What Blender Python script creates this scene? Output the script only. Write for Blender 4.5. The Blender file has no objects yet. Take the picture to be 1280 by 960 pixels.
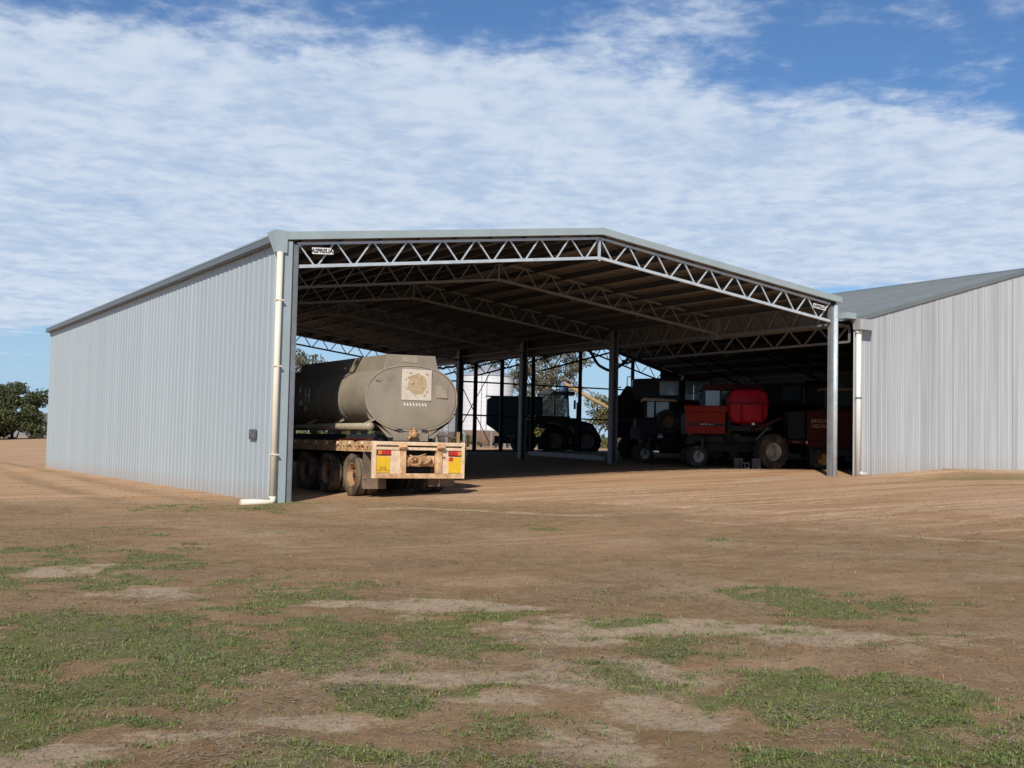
import bpy, math, random
import numpy as np
from mathutils import Vector, Matrix
random.seed(7); rng = np.random.default_rng(11)
SC = bpy.context.scene
COL = SC.collection
PI = math.pi

# ---------------------------------------------------------------- camera
cam_d = bpy.data.cameras.new("camera"); cam = bpy.data.objects.new("camera", cam_d); COL.objects.link(cam)
cam_d.sensor_width = 36; cam_d.lens = 1470/1280*36; cam_d.clip_start = .1; cam_d.clip_end = 6000
CP = Vector((-9.220, -25.617, 1.4335))
R = np.array([[0.85662465, 0.04499028, 0.51397479], [-0.51549336, 0.03318564, 0.85625073], [0.02146638, -0.99843607, 0.05161982]])
m = Matrix.Identity(4)
for i in range(3):
    m[i][0] = R[i, 0]; m[i][1] = -R[i, 1]; m[i][2] = -R[i, 2]; m[i][3] = CP[i]
cam.matrix_world = m
SC.camera = cam
SC.view_settings.view_transform = 'Standard'; SC.view_settings.look = 'None'
SC.view_settings.exposure = 0.0; SC.view_settings.gamma = 1
SC.render.resolution_x = 1024; SC.render.resolution_y = 768
SC.cycles.max_bounces = 6; SC.cycles.diffuse_bounces = 4; SC.cycles.transparent_max_bounces = 8

# ---------------------------------------------------------------- sun and sky
SUN_EL = math.radians(37); SUN_AZ = math.radians(222)       # clockwise from +Y
sd = Vector((math.sin(SUN_AZ)*math.cos(SUN_EL), math.cos(SUN_AZ)*math.cos(SUN_EL), math.sin(SUN_EL)))
sl = bpy.data.lights.new("sun", 'SUN'); sl.energy = 4.5; sl.angle = math.radians(.6); sl.color = (1, .935, .84)
so = bpy.data.objects.new("sun", sl); COL.objects.link(so)
so.rotation_euler = sd.to_track_quat('Z', 'Y').to_euler()

W = bpy.data.worlds.new("World"); SC.world = W; W.use_nodes = True
nt = W.node_tree; N = nt.nodes; L = nt.links; N.clear()
def nd(tree, typ, **kw):
    n = tree.nodes.new(typ)
    for k, v in kw.items(): setattr(n, k, v)
    return n
def mth(tree, op, a, b=None, clamp=False):
    n = tree.nodes.new('ShaderNodeMath'); n.operation = op; n.use_clamp = clamp
    for i, v in enumerate((a, b)):
        if v is None: continue
        if isinstance(v, (int, float)): n.inputs[i].default_value = v
        else: tree.links.new(v, n.inputs[i])
    return n.outputs[0]
def maprange(tree, v, a, b, c=0, d=1, smooth=True):
    n = tree.nodes.new('ShaderNodeMapRange'); n.clamp = True
    if smooth: n.interpolation_type = 'SMOOTHSTEP'
    tree.links.new(v, n.inputs[0])
    for i, x in enumerate((a, b, c, d)): n.inputs[i+1].default_value = x
    return n.outputs[0]
def mixc(tree, f, a, b, typ='MIX'):
    n = tree.nodes.new('ShaderNodeMix'); n.data_type = 'RGBA'; n.blend_type = typ
    for s, v in ((n.inputs[0], f), (n.inputs[6], a), (n.inputs[7], b)):
        if isinstance(v, (int, float)): s.default_value = v
        elif isinstance(v, tuple): s.default_value = (*v, 1)
        else: tree.links.new(v, s)
    return n.outputs[2]
def noise(tree, vec, scale, detail=4, rough=.5, dist=0):
    n = tree.nodes.new('ShaderNodeTexNoise'); n.inputs['Scale'].default_value = scale
    n.inputs['Detail'].default_value = detail; n.inputs['Roughness'].default_value = rough
    n.inputs['Distortion'].default_value = dist
    if vec is not None: tree.links.new(vec, n.inputs['Vector'])
    return n.outputs[0]
tc = nd(nt, 'ShaderNodeTexCoord')
sky = nd(nt, 'ShaderNodeTexSky', sky_type='NISHITA'); sky.sun_disc = False
sky.sun_elevation = SUN_EL; sky.sun_rotation = SUN_AZ; sky.altitude = 200; sky.air_density = 1.0; sky.dust_density = .6; sky.ozone_density = 2.0
sep = nd(nt, 'ShaderNodeSeparateXYZ'); L.new(tc.outputs['Generated'], sep.inputs[0])
dx, dy, dz = sep.outputs
u_ = mth(nt, 'SUBTRACT', mth(nt, 'MULTIPLY', dx, .857), mth(nt, 'MULTIPLY', dy, .515))
v_ = mth(nt, 'ADD', mth(nt, 'MULTIPLY', dx, .515), mth(nt, 'MULTIPLY', dy, .857))
zc = mth(nt, 'ADD', mth(nt, 'MAXIMUM', dz, 0.0), .06)
U = mth(nt, 'DIVIDE', u_, zc); V = mth(nt, 'DIVIDE', v_, zc)
cmb = nd(nt, 'ShaderNodeCombineXYZ'); L.new(U, cmb.inputs[0]); L.new(V, cmb.inputs[1])
P2 = cmb.outputs[0]
cmb2 = nd(nt, 'ShaderNodeCombineXYZ'); L.new(mth(nt, 'MULTIPLY', U, 1.0), cmb2.inputs[0]); L.new(mth(nt, 'MULTIPLY', V, .95), cmb2.inputs[1]); P3 = cmb2.outputs[0]
big = noise(nt, P2, .55, 3, .5, .3)
mid = noise(nt, P3, 2.6, 6, .6, .25)
fine = noise(nt, P3, 10.0, 5, .6, .2)
# the cloud sheet: a patchy near part overhead, a dense middle, and its far edge
# U/V are units of cloud height; el 20deg -> V 2.4, el 8deg -> V 5.6
edge = mth(nt, 'ADD', V, mth(nt, 'MULTIPLY', U, .35))
edge = mth(nt, 'ADD', edge, mth(nt, 'MULTIPLY', mid, 1.2))
far = maprange(nt, edge, 5.75, 6.15, 0, 1)
dense = maprange(nt, mth(nt, 'SUBTRACT', V, mth(nt, 'MULTIPLY', U, .22)), 2.25, 2.95, 0, 1)
cov = mth(nt, 'ADD', mth(nt, 'SUBTRACT', mth(nt, 'MULTIPLY', dense, .39), .06), mth(nt, 'MULTIPLY', mth(nt, 'SUBTRACT', big, .5), .6))
cov = mth(nt, 'SUBTRACT', cov, mth(nt, 'MULTIPLY', far, .44))
s_ = mth(nt, 'ADD', mth(nt, 'ADD', mth(nt, 'MULTIPLY', mid, .62), mth(nt, 'MULTIPLY', fine, .38)), cov)
alpha = maprange(nt, s_, .42, .72, 0, 1)
alpha = mth(nt, 'MULTIPLY', alpha, .93)
cl = mixc(nt, maprange(nt, mth(nt, 'ADD', mth(nt, 'MULTIPLY', fine, .5), mth(nt, 'MULTIPLY', mid, .5)), .36, .62), (4.7, 5.9, 7.7), (6.7, 7.5, 8.7))
skyc = mixc(nt, 1.0, sky.outputs[0], (.60, .82, 1.06), 'MULTIPLY')
hz = maprange(nt, dz, -.02, .20, .85, 0)
skyc = mixc(nt, hz, skyc, (4.2, 6.0, 8.2))
fin = mixc(nt, alpha, skyc, cl)
bg = nd(nt, 'ShaderNodeBackground'); bg.inputs[1].default_value = .1
L.new(fin, bg.inputs[0]); ow = nd(nt, 'ShaderNodeOutputWorld'); L.new(bg.outputs[0], ow.inputs[0])

# ---------------------------------------------------------------- materials
def mat(name, c, rough=.6, metal=0, var=.15, vscale=3, bump=0, bscale=30, dust=None, dustamt=.4, dscale=1.5, streak=False, rnd=0, emit=None, spec=.4, hdust=None, wstreak=0):
    M = bpy.data.materials.new(name); M.use_nodes = True; t = M.node_tree
    b = t.nodes['Principled BSDF']
    tcn = nd(t, 'ShaderNodeTexCoord'); v = tcn.outputs['Object']
    if streak:
        mp = nd(t, 'ShaderNodeMapping'); mp.inputs['Scale'].default_value = (1, 1, .06); t.links.new(v, mp.inputs[0]); v2 = mp.outputs[0]
    else: v2 = v
    nf = noise(t, v2, vscale, 6, .6)
    f = maprange(t, nf, .25, .75, 0, 1)
    c0 = tuple(x*(1-var) for x in c); c1 = tuple(min(1, x*(1+var)) for x in c)
    out = mixc(t, f, c0, c1)
    if dust:
        dn = maprange(t, noise(t, v, dscale, 7, .65, .4), .5-.25*dustamt, .5+.35*(1-dustamt)+.02, 0, min(1, dustamt*1.6))
        out = mixc(t, dn, out, dust)
    if hdust:   # splash-back dust low down on the thing
        g = nd(t, 'ShaderNodeNewGeometry'); s = nd(t, 'ShaderNodeSeparateXYZ'); t.links.new(g.outputs['Position'], s.inputs[0])
        zz = mth(t, 'ADD', s.outputs[2], mth(t, 'MULTIPLY', noise(t, v, 4, 5), .5))
        out = mixc(t, maprange(t, zz, hdust[0], hdust[1], hdust[2], 0), out, hdust[3])
    if wstreak:  # rain-washed vertical streaks, sheet by sheet
        g = nd(t, 'ShaderNodeNewGeometry'); mp2 = nd(t, 'ShaderNodeMapping'); mp2.inputs['Scale'].default_value = (5.5, 5.5, .07); t.links.new(g.outputs['Position'], mp2.inputs[0])
        sk = maprange(t, noise(t, mp2.outputs[0], 1.0, 5, .75), .3, .7, 1-wstreak, 1+wstreak)
        cc = nd(t, 'ShaderNodeCombineXYZ')
        for i in range(3): t.links.new(sk, cc.inputs[i])
        out = mixc(t, 1.0, out, cc.outputs[0], 'MULTIPLY')
    if rnd:
        oi = nd(t, 'ShaderNodeObjectInfo'); k = maprange(t, oi.outputs['Random'], 0, 1, 1-rnd, 1+rnd, False)
        cc = nd(t, 'ShaderNodeCombineXYZ')
        for i in range(3): t.links.new(k, cc.inputs[i])
        out = mixc(t, 1.0, out, cc.outputs[0], 'MULTIPLY')
    t.links.new(out, b.inputs['Base Color'])
    rr = maprange(t, nf, .2, .8, max(.05, rough-.08), min(1, rough+.1)); t.links.new(rr, b.inputs['Roughness'])
    b.inputs['Metallic'].default_value = metal; b.inputs['Specular IOR Level'].default_value = spec
    if bump:
        bp = nd(t, 'ShaderNodeBump'); bp.inputs['Strength'].default_value = bump; bp.inputs['Distance'].default_value = .02
        t.links.new(noise(t, v, bscale, 6, .6), bp.inputs['Height']); t.links.new(bp.outputs[0], b.inputs['Normal'])
    return M
DUST = (.33, .22, .14)
M = dict(
 wall=mat('painted_blue_grey_steel', (.395, .45, .47), .5, 0, .05, .9, streak=True, wstreak=.05, rnd=.04, hdust=(.15, .75, .5, (.36, .27, .19))),
 flash=mat('flashing_steel', (.32, .38, .39), .42, 0, .06, 2),
 gutter=mat('shaded_gutter_steel', (.13, .16, .18), .5, 0, .08, 2),  # shadow below the eave painted in as a darker gutter colour
 oldwall=mat('weathered_galvanised', (.41, .42, .425), .5, .1, .08, 2.2, streak=True, wstreak=.16, rnd=.06, hdust=(.7, 1.9, .35, (.36, .27, .19))),
 laps=mat('bright_lap_edge', (.52, .54, .54), .45, .1, .08, 2, streak=True),
 purlin=mat('dull_purlin_steel', (.085, .09, .10), .6, .1, .15, 3),
 oldroof=mat('old_roof_galvanised', (.18, .20, .20), .6, .1, .1, 1.2, rnd=.05),
 roof=mat('roof_sheet_zinc', (.17, .16, .15), .55, .2, .12, 1.5, rnd=.05),
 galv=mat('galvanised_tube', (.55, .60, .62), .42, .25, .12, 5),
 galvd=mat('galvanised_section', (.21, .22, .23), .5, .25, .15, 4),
 dark=mat('dark_steel', (.035, .038, .046), .6, .1, .25, 3),
 pvc=mat('cream_pvc', (.74, .68, .54), .4, 0, .05, 2),
 pvcw=mat('white_pvc', (.70, .71, .66), .4, 0, .06, 2),
 rust=mat('rusty_painted_steel', (.70, .47, .26), .7, 0, .2, 5, dust=(.40, .20, .08), dustamt=.55, dscale=4.5),
 cream=mat('chalky_cream_paint', (.76, .58, .39), .7, 0, .12, 6, dust=(.50, .27, .13), dustamt=.38, dscale=5),
 rustd=mat('brown_rust', (.42, .24, .11), .85, 0, .35, 12, bump=.4, bscale=25),
 tank=mat('dusty_grey_tank_paint', (.265, .225, .17), .55, 0, .18, 1.1, dust=(.35, .285, .20), dustamt=.4, dscale=1.3, bump=.05, bscale=5),
 tankrim=mat('tank_rim_metal', (.36, .295, .21), .5, .1, .15, 5),
 stick=mat('faded_white_sticker', (.60, .53, .42), .7, 0, .12, 6),
 stickb=mat('worn_tan_patch', (.46, .34, .20), .8, 0, .25, 14),
 yel=mat('yellow_reflective_plate', (.78, .47, .02), .45, 0, .06, 5, dust=(.5, .33, .12), dustamt=.15),
 redl=mat('red_lamp_lens', (.55, .03, .025), .25, 0, .1, 8),
 amb=mat('amber_lamp_lens', (.72, .22, .03), .25, 0, .1, 8),
 black=mat('black_void_paint', (.015, .015, .016), .7, 0, .2, 5),
 print=mat('dark_print', (.09, .07, .04), .8),
 printb=mat('black_print', (.02, .025, .03), .7),
 printw=mat('pale_print', (.75, .73, .68), .7),
 tyre=mat('truck_tyre_rubber', (.045, .042, .038), .85, 0, .25, 6, dust=(.22, .155, .10), dustamt=.7, dscale=2.5, bump=.3, bscale=40),
 tyred=mat('farm_tyre_rubber', (.03, .029, .028), .85, 0, .25, 6, dust=(.17, .13, .09), dustamt=.4, dscale=3, bump=.3, bscale=40),
 rim=mat('rusty_orange_rim', (.36, .19, .09), .75, 0, .3, 8, dust=(.40, .26, .15), dustamt=.5, dscale=5),
 rimg=mat('pale_steel_rim', (.42, .40, .33), .5, .1, .2, 6),
 rimy=mat('yellow_rim', (.55, .36, .08), .6, 0, .2, 6, dust=(.3, .14, .06), dustamt=.3, dscale=6),
 flap=mat('mud_flap_rubber', (.13, .10, .075), .85, 0, .2, 4, dust=DUST, dustamt=.4),
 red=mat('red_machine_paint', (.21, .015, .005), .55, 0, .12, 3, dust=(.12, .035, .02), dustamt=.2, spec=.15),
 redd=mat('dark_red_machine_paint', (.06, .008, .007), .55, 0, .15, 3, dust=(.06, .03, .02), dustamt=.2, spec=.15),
 redt=mat('red_plastic_tank', (.36, .008, .022), .5, 0, .06, 2, spec=.2),
 green=mat('dark_green_paint', (.012, .040, .028), .5, 0, .2, 3),
 yelm=mat('mustard_paint', (.35, .22, .05), .5, 0, .15, 3),
 augy=mat('yellow_auger_paint', (.36, .23, .09), .6, 0, .2, 3, dust=(.3, .2, .12), dustamt=.35),
 grey=mat('grey_machine_paint', (.075, .08, .095), .5, .1, .2, 3),
 blue=mat('dull_blue_plastic', (.10, .16, .27), .5, 0, .15, 3),
 white=mat('white_paint', (.72, .72, .7), .5, 0, .06, 3),
 wood=mat('timber', (.25, .16, .09), .8, 0, .2, 6),
 conc=mat('concrete_block', (.10, .10, .10), .9, 0, .15, 8, bump=.4),
 hose=mat('black_rubber_hose', (.02, .02, .022), .6, 0, .2, 6),
 hoseb=mat('brown_hose', (.10, .085, .06), .7, 0, .2, 6),
 silo=mat('silo_steel', (.66, .67, .68), .5, .0, .06, 1.5, streak=True),
 silod=mat('silo_steel_dull', (.30, .31, .33), .5, .2, .12, 1.5, streak=True),
 silor=mat('silo_roof_steel', (.40, .41, .43), .45, .3, .08, 1.5),
 bark=mat('grey_bark', (.20, .165, .13), .9, 0, .3, 3, bump=.5, bscale=8),
 barkd=mat('dark_bark', (.07, .055, .04), .9, 0, .3, 3),
 farwall=mat('far_shed_wall', (.24, .26, .28), .6, 0, .05, 1),
 box=mat('grey_switch_box', (.09, .095, .11), .5, 0, .2, 6),
)
def glass(name, c, a=.35):
    G = bpy.data.materials.new(name); G.use_nodes = True; t = G.node_tree; b = t.nodes['Principled BSDF']
    b.inputs['Base Color'].default_value = (*c, 1); b.inputs['Roughness'].default_value = .06
    b.inputs['Alpha'].default_value = a; b.inputs['Specular IOR Level'].default_value = .9
    tcn = nd(t, 'ShaderNodeTexCoord'); n = noise(t, tcn.outputs['Object'], 3, 5)
    t.links.new(maprange(t, n, .3, .7, .05, .25), b.inputs['Roughness'])
    return G
M['glass'] = glass('cab_glass', (.03, .07, .07), .45)
M['glassp'] = glass('dusty_cab_glass', (.22, .30, .38), .92)
def leafmat(name, c, c2):
    G = bpy.data.materials.new(name); G.use_nodes = True; t = G.node_tree; b = t.nodes['Principled BSDF']
    tcn = nd(t, 'ShaderNodeTexCoord'); g = nd(t, 'ShaderNodeNewGeometry')
    n = noise(t, tcn.outputs['Object'], .8, 3)
    f = mth(t, 'ADD', mth(t, 'MULTIPLY', g.outputs['Random Per Island'], .6), mth(t, 'MULTIPLY', n, .5), True)
    t.links.new(mixc(t, f, c, c2), b.inputs['Base Color']); b.inputs['Roughness'].default_value = .6
    b.inputs['Specular IOR Level'].default_value = .25
    return G
M['leafdk'] = leafmat('dark_green_leaves', (.020, .034, .012), (.115, .125, .05))
M['leafgum'] = leafmat('grey_green_gum_leaves', (.055, .062, .036), (.15, .14, .09))
M['leafyel'] = leafmat('olive_leaves', (.06, .065, .018), (.15, .13, .035))
M['grass'] = leafmat('green_grass', (.07, .112, .022), (.22, .25, .07))
M['straw'] = leafmat('dry_straw', (.16, .12, .06), (.42, .33, .19))
M['litter'] = leafmat('litter_stalks', (.10, .075, .045), (.42, .33, .21))
M['weed'] = leafmat('low_weed_leaves', (.055, .10, .022), (.16, .21, .065))

# ---------------------------------------------------------------- mesh helpers
class MB:
    def __init__(s): s.v = []; s.f = []; s.sm = []
    def add(s, vs, fs, smooth=False):
        o = len(s.v); s.v += [tuple(p) for p in vs]; s.f += [tuple(i+o for i in f) for f in fs]; s.sm += [smooth]*len(fs); return s
    def box(s, x0, x1, y0, y1, z0, z1):
        return s.hexa([(x0,y0,z0),(x1,y0,z0),(x1,y1,z0),(x0,y1,z0),(x0,y0,z1),(x1,y0,z1),(x1,y1,z1),(x0,y1,z1)])
    def hexa(s, p):
        return s.add(p, [(0,3,2,1),(4,5,6,7),(0,1,5,4),(1,2,6,5),(2,3,7,6),(3,0,4,7)])
    def bar(s, a, b, w, h=None, up=(0,0,1)):
        a = Vector(a); b = Vector(b); h = h or w; d = (b-a).normalized(); u = Vector(up)
        if abs(d.dot(u)) > .98: u = Vector((0,1,0))
        r = d.cross(u).normalized(); u = r.cross(d).normalized()
        p = [q + r*sx*w/2 + u*sz*h/2 for q in (a, b) for sx, sz in ((-1,-1),(1,-1),(1,1),(-1,1))]
        return s.add(p, [(0,1,2,3),(7,6,5,4),(0,4,5,1),(1,5,6,2),(2,6,7,3),(3,7,4,0)])
    def tube(s, pts, r, n=8, caps=True):
        pts = [Vector(p) for p in pts]; rs = r if isinstance(r, (list, tuple)) else [r]*len(pts)
        vs = []; fs = []; prev = None
        for i, p in enumerate(pts):
            d = (pts[min(i+1, len(pts)-1)] - pts[max(i-1, 0)]).normalized()
            if prev is None:
                u = Vector((0,0,1)) if abs(d.z) < .9 else Vector((1,0,0)); a = d.cross(u).normalized()
            else: a = (prev - d*prev.dot(d)).normalized()
            prev = a; b = d.cross(a)
            for k in range(n):
                t = 2*PI*k/n; vs.append(p + (a*math.cos(t) + b*math.sin(t))*rs[i])
        for i in range(len(pts)-1):
            for k in range(n):
                fs.append((i*n+k, i*n+(k+1)%n, (i+1)*n+(k+1)%n, (i+1)*n+k))
        s.add(vs, fs, True)
        if caps:
            o = len(s.v) - len(vs)
            s.f.append(tuple(o+k for k in range(n))[::-1]); s.f.append(tuple(o+(len(pts)-1)*n+k for k in range(n))); s.sm += [False, False]
        return s
    def lathe(s, c, ax, prof, n=32):
        """prof: (offset along axis, radius)"""
        c = Vector(c); ax = Vector(ax).normalized(); u = Vector((0,0,1)) if abs(ax.z) < .9 else Vector((1,0,0))
        a = ax.cross(u).normalized(); b = ax.cross(a); vs = []; fs = []
        for o, r in prof:
            for k in range(n):
                t = 2*PI*k/n; vs.append(c + ax*o + (a*math.cos(t)+b*math.sin(t))*r)
        for i in range(len(prof)-1):
            for k in range(n):
                fs.append((i*n+k, i*n+(k+1)%n, (i+1)*n+(k+1)%n, (i+1)*n+k))
        return s.add(vs, fs, True)
    def prism(s, poly, y0, y1, axis='y'):
        """poly in (x,z) extruded along y (or (y,z) along x)"""
        n = len(poly)
        if axis == 'y': vs = [(x, y0, z) for x, z in poly] + [(x, y1, z) for x, z in poly]
        elif axis == 'x': vs = [(y0, a, z) for a, z in poly] + [(y1, a, z) for a, z in poly]
        else: vs = [(x, y, y0) for x, y in poly] + [(x, y, y1) for x, y in poly]
        return s.add(vs, [tuple(range(n)), tuple(range(2*n-1, n-1, -1))] + [(i, (i+1) % n + 0, (i+1) % n + n, i+n) for i in range(n)])
    def mesh(s, name, mt, bevel=0):
        me = bpy.data.meshes.new(name); me.from_pydata(s.v, [], s.f); me.materials.append(mt)
        me.polygons.foreach_set('use_smooth', s.sm)
        me.update(); return me
    def build(s, name, mt, parent=None, loc=None, fixn=True, bevel=0):
        me = s.mesh(name, mt)
        if fixn:
            import bmesh
            bm = bmesh.new(); bm.from_mesh(me); bmesh.ops.recalc_face_normals(bm, faces=bm.faces); bm.to_mesh(me); bm.free()
        o = bpy.data.objects.new(name, me); COL.objects.link(o)
        if parent: o.parent = parent
        if loc: o.location = loc
        if bevel:
            b = o.modifiers.new('bevel', 'BEVEL'); b.width = bevel; b.segments = 2; b.limit_method = 'ANGLE'
        return o
def thing(name, label, cat, loc=(0,0,0), group=None, rz=0):
    o = bpy.data.objects.new(name, None); COL.objects.link(o); o.location = loc; o.rotation_euler = (0,0,rz)
    o['label'] = label; o['category'] = cat
    if group: o['group'] = group
    o.empty_display_size = .3
    return o
def tag(o, label, cat, group=None):
    o['label'] = label; o['category'] = cat
    if group: o['group'] = group
    return o
def inst(me, name, parent, loc=(0,0,0), rot=None, scale=None):
    o = bpy.data.objects.new(name, me); COL.objects.link(o); o.parent = parent; o.location = loc
    if rot: o.rotation_euler = rot
    if scale: o.scale = scale
    return o
def copy_tree(o, parent=None):
    c = o.copy(); COL.objects.link(c)
    if parent: c.parent = parent
    for ch in list(o.children): copy_tree(ch, c)
    return c
def text(name, s, size, mt, parent, mw, ext=.004, shear=0, spacing=1.0, offset=0):
    cu = bpy.data.curves.new(name, 'FONT'); cu.body = s; cu.size = size; cu.extrude = ext; cu.shear = shear
    cu.align_x = 'CENTER'; cu.align_y = 'CENTER'; cu.space_character = spacing; cu.offset = offset; cu.resolution_u = 2
    t = bpy.data.objects.new('tmp', cu); COL.objects.link(t)
    dg = bpy.context.evaluated_depsgraph_get()
    me = bpy.data.meshes.new_from_object(t.evaluated_get(dg)); bpy.data.objects.remove(t)
    me.materials.clear(); me.materials.append(mt)
    o = bpy.data.objects.new(name, me); COL.objects.link(o); o.parent = parent; o.matrix_local = mw
    return o
def face_minus_y(x, y, z): return Matrix.Translation((x, y, z)) @ Matrix.Rotation(PI/2, 4, 'X')
def face_minus_x(x, y, z): return Matrix.Translation((x, y, z)) @ Matrix.Rotation(-PI/2, 4, 'Z') @ Matrix.Rotation(PI/2, 4, 'X')
def npmesh(name, verts, faces4, mt, label=None, cat=None, kind=None, parent=None, tri=False):
    me = bpy.data.meshes.new(name); k = 3 if tri else 4
    me.vertices.add(len(verts)); me.vertices.foreach_set('co', np.asarray(verts, np.float32).ravel())
    nf = len(faces4); me.loops.add(nf*k); me.loops.foreach_set('vertex_index', np.asarray(faces4, np.int32).ravel())
    me.polygons.add(nf); me.polygons.foreach_set('loop_start', np.arange(0, nf*k, k, dtype=np.int32))
    me.update(calc_edges=True); me.materials.append(mt)
    o = bpy.data.objects.new(name, me); COL.objects.link(o)
    if parent: o.parent = parent
    if label: o['label'] = label
    if cat: o['category'] = cat
    if kind: o['kind'] = kind
    return o

# ---------------------------------------------------------------- ground shape and cover
def vnoise(x, y, seed=0):
    xi = np.floor(x).astype(np.int64); yi = np.floor(y).astype(np.int64); fx = x-xi; fy = y-yi
    fx = fx*fx*(3-2*fx); fy = fy*fy*(3-2*fy)
    def h(a, b):
        n = (a*374761393 + b*668265263 + seed*974634777) & 0x7fffffff
        n = ((n ^ (n >> 13))*1274126177) & 0x7fffffff
        return ((n ^ (n >> 16)) & 0xffff)/65535.
    return (h(xi, yi)*(1-fx)+h(xi+1, yi)*fx)*(1-fy) + (h(xi, yi+1)*(1-fx)+h(xi+1, yi+1)*fx)*fy
def fbm(x, y, s, o=4, seed=0):
    t = 0; a = .5; n = 0
    for i in range(o):
        t = t + a*vnoise(x*s, y*s, seed+i*17); n += a; a *= .55; s *= 2.03
    return t/n
def gbase(x, y):
    s = np.interp(x, [-40, -15, -5, 0, 2, 18, 30, 60, 200], [-.3, -.25, -.08, 0, .10, 1, 1.12, 1.2, 1.2])
    return s*(.70+.010*np.clip(y, -22, 35))
def gz(x, y):
    x = np.asarray(x, float); y = np.asarray(y, float)
    z = gbase(x, y)
    shed = ((x > .2) & (y > 0)).astype(float)
    near = np.clip(1-np.hypot(x-CP.x, y-CP.y)/90, 0, 1)
    z = z + near*(1-.6*shed)*(.05*(fbm(x, y, .5, 3, 3)-.5) + .035*(fbm(x, y, 3.1, 3, 5)-.5))
    # low spoil mound along the foot of the older shed's end wall
    z = z + .22*np.exp(-((y+1.0)/.7)**2)*np.clip((x-17.5)/3, 0, 1)*(.5+fbm(x, y, .7, 3, 9))
    return z
A_L = np.array([.857, -.515]); A_F = np.array([.515, .857])
CXY = np.array([CP.x, CP.y])
# patches seen on the yard: centre (metres right of, ahead of the standing point), half sizes, strength
def patches(lst, x, y, warp=.0, seed=40):
    px = x-CXY[0]; py = y-CXY[1]
    u = px*A_L[0]+py*A_L[1]; v = px*A_F[0]+py*A_F[1]
    k = np.clip(v/14, .3, 1.3)
    u = u + (fbm(x, y, .9, 3, seed)-.5)*1.5*k; v = v + (fbm(x, y, .7, 3, seed+5)-.5)*2.4*k
    t = np.zeros_like(x)
    for cu, cv, ru, rv, st in lst:
        d = ((u-cu)/ru)**2 + ((v-cv)/rv)**2
        t = np.maximum(t, st*np.clip(1.35-d, 0, 1))
    return t
GREEN = [(-5.93, 15.02, 1.53, 1.66, 0.75), (-3.98, 14.26, 0.58, 1.32, 0.9), (-4.6, 12.52, 1.19, 1.82, 0.6), (-2.47, 11.72, 0.96, 0.89, 0.65), (-3.22, 8.61, 1.11, 1.94, 0.95), (-2.01, 8.71, 0.77, 1.61, 0.95), (-1.2, 8.37, 0.68, 0.84, 0.95), (-0.29, 8.63, 0.44, 0.69, 1), (-2.37, 6.57, 0.85, 0.84, 0.85), (-0.74, 6.79, 0.42, 0.47, 0.85), (-2.35, 11.13, 1.06, 0.69, 0.5), (-2.33, 5.7, 0.54, 0.42, 0.5), (-0.78, 5.71, 0.54, 0.45, 0.85), (0.0, 6.51, 0.38, 0.71, 0.85), (-0.23, 5.59, 0.57, 0.36, 0.75), (1.08, 10.27, 0.48, 0.89, 0.85), (2.7, 11.84, 0.72, 1.34, 1), (3.63, 11.35, 0.85, 1.24, 0.7), (0.95, 8.73, 0.18, 0.43, 0.55), (2.11, 7.06, 0.86, 0.8, 0.95), (2.43, 6.38, 0.74, 1.17, 1), (1.48, 6.81, 0.37, 0.47, 0.75), (0.95, 6.98, 0.29, 0.32, 0.3), (0.64, 6.28, 0.21, 0.44, 0.55), (1.43, 5.68, 0.46, 0.27, 0.8), (-6.52, 23.94, 1.79, 1.61, 0.6), (-5.09, 25.36, 0.69, 2.15, 1), (0.79, 19.45, 1.19, 0.93, 0.3), (2.93, 17.96, 0.49, 0.65, 0.45), (1.12, 7.86, 1.07, 1.17, 0.22), (-5.49, 18.34, 3.24, 1.88, 0.2), (0.34, 8.23, 2.8, 4.75, 0.16)]
BARE = [(-3.72, 11.17, 0.68, 0.8, 0.6), (-0.71, 10.39, 1.06, 0.5, 0.9), (1.53, 9.37, 1.91, 0.66, 0.8), (-0.1, 7.58, 1.34, 0.32, 0.95), (-3.63, 11.6, 0.63, 0.62, 0.5), (-0.93, 6.19, 0.5, 0.28, 0.9), (0.05, 6.93, 0.42, 0.27, 0.7), (0.92, 6.77, 0.41, 0.55, 0.8), (-2.2, 5.56, 0.45, 0.28, 0.9), (-1.62, 5.82, 0.47, 0.18, 0.85), (0.48, 5.85, 0.4, 0.38, 0.7), (0.73, 7.69, 0.63, 0.61, 0.8), (3.17, 9.13, 1.12, 0.39, 0.4), (-4.64, 13.13, 0.54, 0.55, 0.8), (3.35, 8.63, 0.7, 0.35, 0.4)]
def cover(x, y):
    g = patches(GREEN, x, y); b = patches(BARE, x, y, seed=60)
    n = fbm(x, y, 1.3, 5, 21); n2 = fbm(x, y, 5.0, 4, 23)
    g = g*(1-.85*b)
    n3 = fbm(x, y, .45, 4, 25); q = np.minimum(1, g*3)
    v = (x-CXY[0])*A_F[0]+(y-CXY[1])*A_F[1]
    g0 = .21*np.clip((17-v)/6, 0, 1)
    den = np.clip((g*.95 + g0 + ((n-.5)*2.3 + (n2-.5)*2.0)*np.maximum(q, g0*3.2) + (n3-.5)*.7*q - .45)*1.7, 0, 1)
    b = np.clip(b*(.25+1.5*fbm(x, y, 2.6, 4, 27)) + (n3-.5)*.5*np.clip((16-v)/6, 0, 1), 0, 1)
    return den, b

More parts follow.
